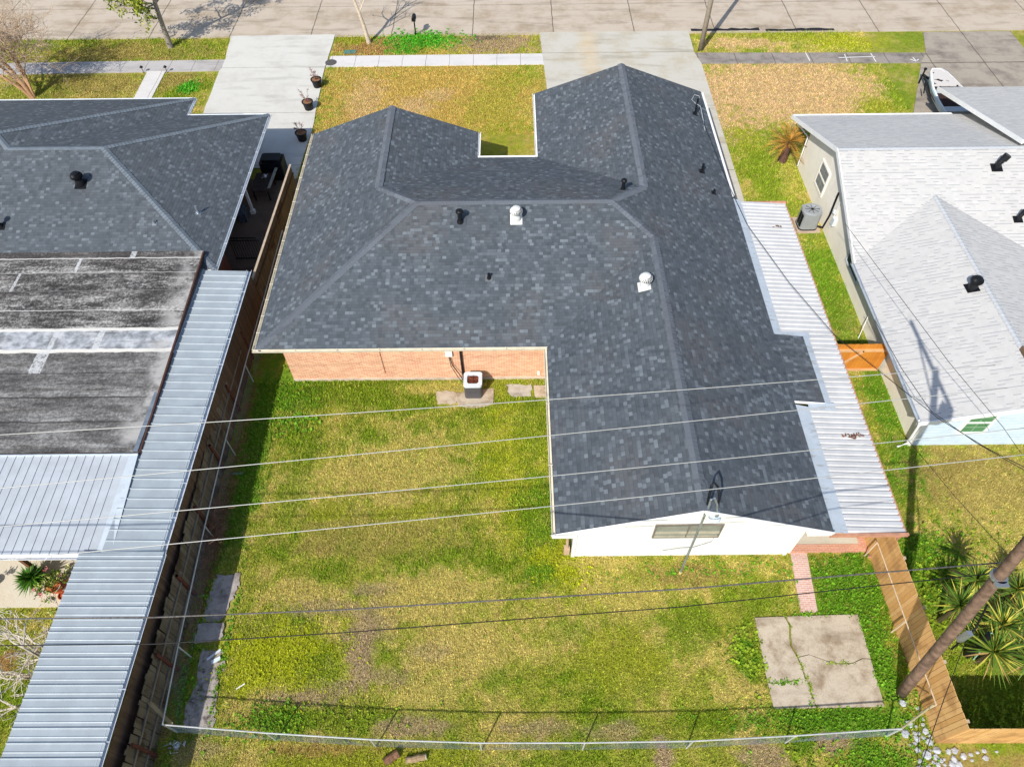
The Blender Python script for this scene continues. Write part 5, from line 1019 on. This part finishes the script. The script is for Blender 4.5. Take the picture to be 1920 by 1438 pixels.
# ------------------------------------------------------------------ grass blades and weeds
PAVED = [(-18.6, -11.6, 33, 48), (2.05, 12.1, 35, 48), (10.3, 12.15, 27, 48), (23.6, 34, 30, 48), (-11.7, 2.2, 43.4, 44.75), (-60, -18.3, 42.75, 44.3), (12, 27, 43.25, 44.6), (-23, -21.85, 38, 44), (8.05, 11.55, 5.15, 8.1), (9.7, 10.42, 8.2, 10.4), (9.6, 12.6, 10.35, 15.2), (-3.2, -.8, 16.8, 17.75), (-.25, 1.5, 17.3, 17.95), (-10.6, -9.6, 4.75, 9.75), (2.0, 9.66, 10.25, 18.4), (-9.3, 9.66, 18.25, 36), (15.6, 30, 14.75, 33), (-40, -13.2, 8.6, 40), (14.3, 15.45, 27.2, 28.4), (11.5, 12.05, 4, 5.9)]
PAVED[17] = (-40, -13.2, 8.6, 35.2)
def scatter(x0, x1, y0, y1, dens):
    n = int((x1-x0)*(y1-y0)*dens); x = RNG.uniform(x0, x1, n); y = RNG.uniform(y0, y1, n); ok = np.ones(n, bool)
    for a, b_, c, d in PAVED: ok &= ~((x > a+.03) & (x < b_-.03) & (y > c+.03) & (y < d-.03))
    return x[ok], y[ok]
xs, ys = [], []
for a in ((-10.95, 12.8, 2.6, 18.25, 1050), (12.2, 15.6, 14.5, 33, 620), (12.95, 24, 4.25, 14.75, 620), (12.15, 26.2, 33, 43.3, 330), (12, 27, 44.6, 47.3, 330), (-11.8, 2.3, 30, 43.4, 380), (-11.7, 2.1, 44.72, 47.4, 450), (-34, -18.3, 37, 42.8, 300), (-34, -18.5, 44.3, 47.35, 300), (-20, -13, 2.3, 8.6, 700), (-11.8, -9.3, 24, 36, 200)):
    x, y = scatter(*a); xs.append(x); ys.append(y)
x = np.concatenate(xs); y = np.concatenate(ys); n = len(x); far = np.clip((y-5)/40, 0, 1)
col = gcol(x, y); h = RNG.uniform(.025, .085, n)*(1+.3*far); wd = RNG.uniform(.007, .017, n)*(1+.9*far); az = RNG.uniform(0, 6.28, n); ln = RNG.uniform(.3, 1.3, n)*h; a2 = RNG.uniform(0, 6.28, n)
green = np.clip((col[:, 1]-col[:, 0])*8, 0, 1); h *= 1+.7*green
V = np.empty((n, 3, 3)); V[:, 0] = np.stack([x+np.cos(az)*wd, y+np.sin(az)*wd, np.zeros(n)], 1); V[:, 1] = np.stack([x-np.cos(az)*wd, y-np.sin(az)*wd, np.zeros(n)], 1); V[:, 2] = np.stack([x+np.cos(a2)*ln, y+np.sin(a2)*ln, h], 1)
j = (RNG.uniform(.6, 1.05, n)+RNG.random(n)**2*.65)[:, None]; j = 1+(j-1)*(1-.55*far[:, None]); c = col*j; pick = RNG.random(n); c[pick < .07] = C['straw']*RNG.uniform(.7, 1.15, (int((pick < .07).sum()), 1)); c[pick > .93] = C['green']*RNG.uniform(.7, 1.2, (int((pick > .93).sum()), 1))
npmesh('grass', V.reshape(-1, 3), np.arange(3*n).reshape(-1, 3), M_blade, np.repeat(np.clip(c, 0, 1), 3, 0))['kind'] = 'stuff'
# broad leaved weeds: rosettes
wx, wy, wsz, wc = [], [], [], []
def weeds(px, py, rx, ry, n, s, cl, world=False):
    q = (px, py) if world else G(px, py)
    for _ in range(n): wx.append(q[0]+RNG.normal(0, rx)); wy.append(q[1]+RNG.normal(0, ry)); wsz.append(s*RNG.uniform(.5, 1.3)); wc.append(C[cl]*RNG.uniform(.65, 1.2))
weeds(1600, 1100, .9, .8, 420, .07, 'lush'); weeds(1640, 1230, .45, 1.2, 420, .07, 'lush'); weeds(1400, 1230, .3, .5, 160, .09, 'green'); weeds(1560, 1350, 1.8, .25, 420, .06, 'lush'); weeds(600, 735, 1.6, .45, 260, .06, 'green'); weeds(540, 760, .5, 1.2, 160, .07, 'lush'); weeds(968, 948, .2, .15, 34, .07, 'green'); weeds(560, 795, .4, .3, 40, .1, 'lush')
weeds(500, 1350, .7, .3, 160, .06, 'lush'); weeds(640, 1350, 1.5, .25, 160, .06, 'green'); weeds(1330, 1070, 1.6, .25, 120, .06, 'lush'); weeds(1060, 1070, .7, .6, 160, .05, 'yg'); weeds(540, 1230, 1.2, .8, 500, .04, 'yg'); [weeds(x, y, .035, .12, 16, .045, 'green', True) for x, y in CR]; weeds(10.5, 6.53, .22, .05, 60, .05, 'green', True); weeds(11.3, 6.66, .12, .02, 14, .04, 'green', True); weeds(8.6, 5.95, .3, .05, 50, .06, 'lush', True); weeds(9.9, 8.1, .3, .05, 40, .06, 'lush', True)
weeds(790, 75, 1.3, .55, 420, .1, 'vivid'); weeds(353, 165, .35, .35, 110, .1, 'vivid'); weeds(1740, 1050, .8, .8, 300, .08, 'lush'); weeds(1770, 1110, .5, .9, 320, .11, 'green'); weeds(1830, 1010, .8, .5, 120, .07, 'green'); weeds(1650, 1415, .9, .35, 180, .06, 'lush'); weeds(1510, 1405, .4, .25, 50, .08, 'green'); weeds(450, 850, .4, 4, 240, .06, 'lush'); weeds(900, 800, 2.5, 4, 160, .04, 'lush'); weeds(1150, 1200, 3, 1.2, 120, .04, 'green'); weeds(1900, 1340, .8, .4, 120, .09, 'green'); weeds(345, 1290, .15, 1.2, 90, .07, 'lush'); weeds(-9.6, 7.2, .06, 1.4, 110, .06, 'lush', True); weeds(-10.55, 7.5, .07, 1.3, 110, .06, 'green', True); weeds(-10.1, 7.2, .22, .05, 30, .05, 'green', True); weeds(-10.1, 8.05, .25, .04, 26, .05, 'green', True); weeds(-10, 5.6, .25, .5, 40, .04, 'green', True)
wx, wy, wsz, wc = map(np.array, (wx, wy, wsz, wc)); bad = np.zeros(len(wx), bool)
for a, b_, c0, d0 in [(8.15, 11.5, 5.2, 8.0), (9.85, 10.43, 8.25, 10.3), (-3.2, -.8, 16.8, 17.75), (2, 12.6, 10.32, 18)]: bad |= (wx > a) & (wx < b_) & (wy > c0) & (wy < d0) & ~((np.abs(wx-9.33) < .16) | ((np.abs(wy-6.55) < .1) & (wx > 9.8) & (wx < 11)) | ((np.abs(wy-5.95) < .09) & (wx < 9.3)))
wx, wy, wsz, wc = wx[~bad], wy[~bad], wsz[~bad], wc[~bad]; NL = 7; N = len(wx); VV, CC = [], []
for i in range(NL):
    a = RNG.uniform(0, 6.28, N); e = RNG.uniform(.15, .9, N); L = wsz*RNG.uniform(.7, 1.4, N); w_ = L*.32; dx, dy = np.cos(a)*np.cos(e), np.sin(a)*np.cos(e); sx, sy = -np.sin(a), np.cos(a); z0 = .01+RNG.uniform(0, .05, N)
    q = np.empty((N, 4, 3)); q[:, 0] = np.stack([wx, wy, z0], 1); q[:, 2] = np.stack([wx+dx*L, wy+dy*L, z0+np.sin(e)*L], 1); mx, my, mz = wx+dx*L*.55, wy+dy*L*.55, z0+np.sin(e)*L*.65
    q[:, 1] = np.stack([mx+sx*w_, my+sy*w_, mz], 1); q[:, 3] = np.stack([mx-sx*w_, my-sy*w_, mz], 1); VV.append(q); CC.append(np.repeat((wc*RNG.uniform(.75, 1.3, N)[:, None])[:, None], 4, 1))
VV = np.concatenate(VV).reshape(-1, 3); CC = np.concatenate(CC).reshape(-1, 3)
npmesh('weeds', VV, np.arange(len(VV)).reshape(-1, 4), M_blade, np.clip(CC, 0, 1))['kind'] = 'stuff'
